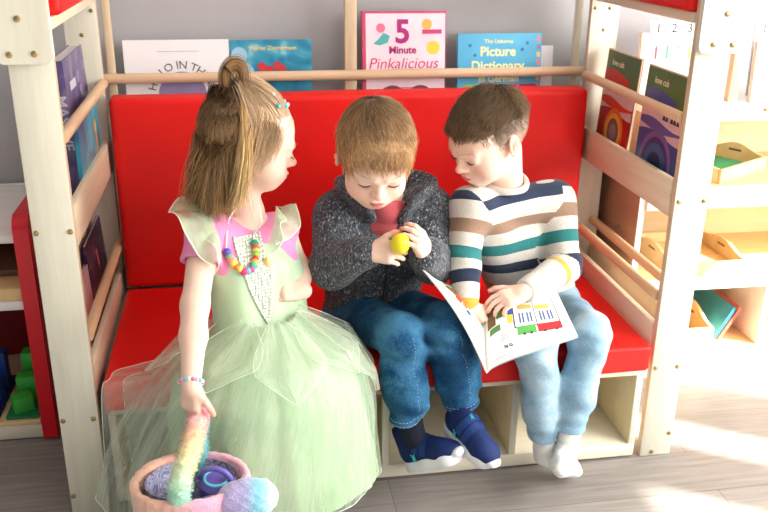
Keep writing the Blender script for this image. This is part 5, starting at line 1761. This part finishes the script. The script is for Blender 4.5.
# plush basket held by its handle
bk = empty('plush_basket', (-.446, -.345, .078), 'round pastel rainbow plush basket by the bench, held by its fluffy handle', 'basket')
def plush(name, pal, axis=2, lo=0.0, hi=1.0, scale=3.0):
    t = NT(name)
    tc = t.n('ShaderNodeTexCoord'); sx = t.n('ShaderNodeSeparateXYZ'); t.l(tc.outputs['Object'], sx.inputs[0])
    mr = t.n('ShaderNodeMapRange'); mr.inputs[1].default_value = lo; mr.inputs[2].default_value = hi
    n1 = t.noise(tc.outputs['Object'], 14, 2)
    ad = t.n('ShaderNodeMath', operation='MULTIPLY_ADD'); ad.inputs[1].default_value = .35; 
    t.l(sx.outputs[axis], mr.inputs[0]); t.l(n1, ad.inputs[0]); t.l(mr.outputs[0], ad.inputs[2])
    sb = t.n('ShaderNodeMath', operation='SUBTRACT'); sb.inputs[1].default_value = .17; t.l(ad.outputs[0], sb.inputs[0])
    t.l(t.ramp(sb.outputs[0], [(p, srgb(*c)) for p, c in pal]), t.b.inputs['Base Color'])
    t.set(Roughness=.95)
    t.b.inputs['Sheen Weight'].default_value = .5
    t.bump(t.noise(tc.outputs['Object'], 260, 3), .8, .004)
    return t.m
bc = np.array((-.440, -.345, 0.080)); BR = .102
TILT = Matrix.Translation((0, -.345, .30)) @ Matrix.Rotation(math.radians(-9), 4, 'X') @ Matrix.Translation((0, .345, -.30)); BH = .222
M['plush'] = plush('peach_plush', [(.1, (246, 194, 164)), (.42, (246, 190, 172)), (.60, (242, 172, 200)), (.85, (240, 180, 196))], 0, -.12, .12)
F = Field(bc - V3(.16, .16, .01), bc + V3(.16, .16, .27), .0032)
F.add(ccone(bc + V3(0, 0, .004), bc + V3(0, 0, BH), BR * .92, BR + .012, .008))
F.add(ccone(bc + V3(0, 0, .022), bc + V3(0, 0, BH + .04), BR * .92 - .016, BR - .004, .01), .008, 's')
F.warp(lambda P: .0014 * wob(P, 260) + .0035 * wob(P, 12))
bb3 = field_obj('basket_body', F, M['plush'], bk)
_o = Matrix.Translation(bk.location)
bb3.data.transform(_o.inverted() @ TILT @ _o)
def liner():
    t = NT('swirl_lining')
    v = t.coord('Object')
    x = t.n('ShaderNodeTexNoise'); x.inputs['Scale'].default_value = 22; x.inputs['Distortion'].default_value = 2.2; x.inputs['Detail'].default_value = 1
    t.l(v, x.inputs['Vector'])
    m_ = t.n('ShaderNodeMath', operation='PINGPONG'); m_.inputs[1].default_value = .06; t.l(x.outputs['Fac'], m_.inputs[0])
    d_ = t.n('ShaderNodeMath', operation='DIVIDE'); d_.inputs[1].default_value = .06; t.l(m_.outputs[0], d_.inputs[0])
    t.l(t.ramp(d_.outputs[0], [(.2, srgb(108, 104, 136)), (.8, srgb(176, 178, 204))]), t.b.inputs['Base Color'])
    t.set(Roughness=.8)
    return t.m
bm = bmesh.new()
na_ = 48
rings_ = []
for z, r in ((.026, .03), (.0275, BR * .92 - .030), (.05, BR * .92 - .0275), (BH - .006, BR - .0175)):
    rings_.append([bm.verts.new((bc[0] + r * math.cos(2 * math.pi * k / na_), bc[1] + r * math.sin(2 * math.pi * k / na_), z + bc[2])) for k in range(na_)])
bm.faces.new(rings_[0])
for A_, B_ in zip(rings_, rings_[1:]):
    for k in range(na_): bm.faces.new((A_[k], A_[(k + 1) % na_], B_[(k + 1) % na_], B_[k]))
bmesh.ops.transform(bm, matrix=TILT, verts=bm.verts)
link('lining', finish(bm), liner(), bk)
# fluffy rainbow handle arching from the front rim to the back rim
grip = np.array(P5(.060, .008, -.016))
h0 = bc + V3(-.014, -BR + .010, BH - .030); h1 = bc + V3(.012, BR - .012, BH - .05)
ts_ = np.linspace(0, 1, 40)
ctrl = [h0, h0 + V3(.0, -.002, .08), h0 * .35 + grip * .65 + V3(-.004, -.012, .004), grip, grip * .72 + h1 * .28 + V3(0, .016, .010), h1 + V3(0, .004, .09), h1]
ctrl = np.array(ctrl); kk = np.linspace(0, len(ctrl) - 1, 40)
hp = np.stack([np.interp(kk, np.arange(len(ctrl)), ctrl[:, j]) for j in range(3)], 1)
for _ in range(6): hp[1:-1] = (hp[:-2] + 2 * hp[1:-1] + hp[2:]) / 4
F = Field(hp.min(0) - .04, hp.max(0) + .04, .003)
for a, b in zip(hp, hp[1:]): F.add(rcone(a, b, .0178, .0178))
F.warp(lambda P: .0022 * wob(P, 330))
pal = np.array([srgb(*c)[:3] for c in ((150, 206, 206), (176, 222, 196), (232, 230, 178), (250, 206, 168), (244, 176, 190), (240, 180, 206), (176, 200, 214), (120, 190, 190), (110, 180, 190))])
def hcol(V):
    d = ((V[:, None] - hp[None]) ** 2).sum(2); s_ = d.argmin(1) / 39 * 8
    return np.stack([np.interp(s_, np.arange(9), pal[:, j]) for j in range(3)], 1)
V, Q = F.mesh()
Nf = 5200
fi = rng.integers(0, len(V), Nf)
ax_ = hp[((V[fi][:, None] - hp[None]) ** 2).sum(2).argmin(1)]
dn = V[fi] - ax_; dn /= np.linalg.norm(dn, axis=1)[:, None]
dn = dn + rng.normal(size=(Nf, 3)) * .5
Pf = V[fi][:, None] + dn[:, None] * (np.linspace(0, 1, 4)[None, :, None] * .0034) + rng.normal(size=(Nf, 1, 3)) * .001
cf = np.repeat(hcol(V[fi])[:, None], 4, 1)
V2, Q2, C2 = join_np([(V, Q, hcol(V)), strands_mesh(Pf, .0006, .0002, cf)])
me = np_mesh(V2, Q2); set_col(me, C2)
M['fluff'] = attr_mat('rainbow_fluff', 'col', .95, .1, 0, None, .4)
link('handle', me, M['fluff'], bk)
# plush flap on the right side
F = Field(bc + V3(.0, -.26, .10), bc + V3(.26, .06, .32), .0032)
F.add(ell(bc + V3(.096, -.075, .212), (.048, .038, .038)))
F.add(ell(bc + V3(.128, -.080, .218), (.034, .030, .032)), .02)
F.warp(lambda P: .0018 * wob(P, 280))
M['flap'] = plush('violet_aqua_plush', [(.0, (196, 170, 220)), (.32, (186, 180, 226)), (.55, (130, 206, 222)), (.8, (206, 224, 236))], 0, .06, .19)
field_obj('plush_flap', F, M['flap'], bk)

# drinking cup in the basket
cu = empty('drinking_cup', tuple(bc + V3(.045, -.005, .03)), 'violet lidded drinking cup with a carrying loop inside the plush basket', 'cup')
c0, cd = bc + V3(.040, -.006, .088), nrm((.06, -.14, 1))
tube('cup_body', [c0, c0 + cd * .004, c0 + cd * .10, c0 + cd * .112], [.026, .030, .031, .028], plain('navy_violet_plastic', (58, 56, 120), .35), cu, 24)
tube('lid', [c0 + cd * .1125, c0 + cd * .118, c0 + cd * .134, c0 + cd * .142], [.031, .033, .032, .024], plain('violet_plastic', (98, 84, 166), .35), cu, 24)
u_ = nrm(np.cross(cd, V3(.3, 1, 0))); 
tube('carrying_loop', [c0 + cd * (.136 + .030 * math.sin(a)) + u_ * .030 * math.cos(a) for a in np.linspace(0, math.pi, 15)], .0055, plain('violet_loop', (108, 96, 176), .35), cu, 10)
tube('rim_ring', [c0 + cd * .1435 + (u_ * math.cos(a) + np.cross(cd, u_) * math.sin(a)) * .022 for a in np.linspace(0, 2 * math.pi, 25)[:-1]], .0028, plain('aqua_silicone', (96, 196, 216), .4), cu, 8, True)

# =========================== open picture book on the right boy's lap
ob = empty('open_book', tuple(V3(0.2151, -0.0600, 0.3719)), 'open picture book with a drawn street scene on the right boy\'s lap', 'book')
S0, S1 = V3(0.1924, -0.1350, 0.3579), V3(0.2176, -0.0100, 0.4515)
R0, R1 = V3(0.3982, -0.1350, 0.4314), V3(0.3896, -0.0050, 0.4865)
L0 = V3(0.0505, -0.1050, 0.5963); L1 = V3(0.1116, 0.0200, 0.5151)
def page_pt(side, u, v, lift=0.0, bul=1.0):
    """u from the spine outwards, v from the near edge to the far edge"""
    A0, A1, B0, B1 = (S0, S1, R0, R1) if side > 0 else (S0, S1, L0, L1)
    a = A0 * (1 - v) + A1 * v; b = B0 * (1 - v) + B1 * v
    p = a * (1 - u) + b * u
    if side > 0: p = p + V3(0, -.004, .034) * bul * math.sin(math.pi * u ** .55) * (1 - .45 * u)
    else: p = p + V3(.008, -.002, .010) * math.sin(math.pi * u)
    n = nrm(np.cross(B0 - A0, A1 - A0)) * side
    return p + n * lift
def leaf(name, side, l0, l1, mat, parent, nu=20, nv=8, u0=0, u1=1, v0=0, v1=1, bul=1.0):
    us, vs_ = np.linspace(u0, u1, nu), np.linspace(v0, v1, nv)
    T = np.array([[page_pt(side, u, v, l1, bul) for u in us] for v in vs_]); B_ = np.array([[page_pt(side, u, v, l0, bul) for u in us] for v in vs_])
    n = nu * nv; i = (np.arange(nv - 1)[:, None] * nu + np.arange(nu - 1)[None]).ravel()
    Q = [np.stack([i, i + 1, i + nu + 1, i + nu], 1), np.stack([i, i + nu, i + nu + 1, i + 1], 1) + n]
    ring_ = list(range(nu)) + [nu * k + nu - 1 for k in range(1, nv)] + [nu * (nv - 1) + k for k in range(nu - 2, -1, -1)] + [nu * k for k in range(nv - 2, 0, -1)]
    Q.append(np.array([(ring_[k], n + ring_[k], n + ring_[(k + 1) % len(ring_)], ring_[(k + 1) % len(ring_)]) for k in range(len(ring_))]))
    me = np_mesh(np.concatenate([T.reshape(-1, 3), B_.reshape(-1, 3)]), np.concatenate(Q))
    for f in me.polygons: f.use_smooth = False
    return link(name, me, mat, parent)
leaf('cover', -1, -.0016, -.0004, M['white_paper'], ob); leaf('cover', 1, -.0090, -.0078, plain('pale_blue_board', (188, 204, 212), .5), ob, bul=.35)
pgL = leaf('page_stack', -1, -.0002, .0018, M['white_paper'], ob)
pgR = leaf('page_stack', 1, -.0074, -.0040, M['white_paper'], ob, bul=.45)
leaf('page', 1, -.0036, -.0026, M['white_paper'], ob, bul=.72)
top = leaf('page', 1, -.0003, .0004, M['white_paper'], ob)
def inkm(n, c): return plain(n, c, .6, .2, 0, .02)
def patch(nm, side, u0, v0, u1, v1, col, lift=.0007, par=None):
    return leaf(nm, side, lift - .0002 if side > 0 else lift + .0012, lift if side > 0 else lift + .0014, inkm('print_' + nm, col), par or (top if side > 0 else pgL), 8, 4, u0, u1, v0, v1)
# left page: a green bank with a red and brown patch
patch('printed_bank', -1, .05, .62, .97, .97, (92, 150, 84))
patch('printed_path', -1, .05, .50, .90, .62, (226, 224, 210), .0009)
patch('printed_shape', -1, .52, .45, .62, .75, (196, 74, 48), .0011)
patch('printed_shape', -1, .62, .52, .80, .72, (120, 84, 48), .0012)
patch('printed_shape', -1, .42, .48, .50, .66, (220, 130, 70), .0013)
# right page: a building front, a green and a red van, a fence, some writing
patch('printed_sky', 1, .34, .36, .88, .92, (238, 238, 240))
for a in ((.33, .36, .345, .92), (.875, .30, .885, .94), (.33, .35, .88, .365), (.60, .36, .61, .80), (.33, .915, .88, .925)): patch('outline', 1, *a, (60, 56, 60), .0010)
patch('printed_van', 1, .36, .22, .58, .36, (92, 172, 84), .0011); patch('printed_van', 1, .60, .22, .885, .36, (206, 56, 60), .0011)
for u in (.40, .44, .50, .54, .66, .70, .76, .80): patch('printed_window', 1, u, .42, u + .022, .60, (84, 110, 150), .0012)
for u in (.42, .50, .66, .80): patch('printed_wheel', 1, u, .205, u + .03, .245, (70, 60, 64), .0014)
patch('printed_roof', 1, .62, .64, .80, .72, (226, 180, 80), .0012); patch('printed_roof', 1, .40, .66, .58, .74, (214, 170, 90), .0012)
patch('printed_figure', 1, .26, .46, .32, .60, (232, 196, 70), .0012); patch('printed_figure', 1, .27, .60, .33, .70, (60, 90, 170), .0012)
patch('printed_shape', 1, .20, .62, .26, .92, (196, 60, 50), .0010)
patch('printed_shape', 1, .05, .40, .17, .50, (96, 140, 84), .0010); patch('printed_shape', 1, .03, .52, .12, .90, (120, 96, 66), .0010)
patch('printed_shape', 1, .13, .60, .20, .85, (90, 130, 70), .0011)
for k in range(4): patch('printed_line', 1, .16, .20 - .03 * k + .10, .30 - .02 * k, .207 - .03 * k + .10, (120, 120, 126), .0010)
xv = nrm(page_pt(1, .4, .1) - page_pt(1, .2, .1)); yv = nrm(page_pt(1, .25, .3) - page_pt(1, .25, .1))
link('lettering', text_mesh('hi G', .011, frame(page_pt(1, .24, .10, .0016), xv, yv), None, .0002, .0004), M['ink'], top)
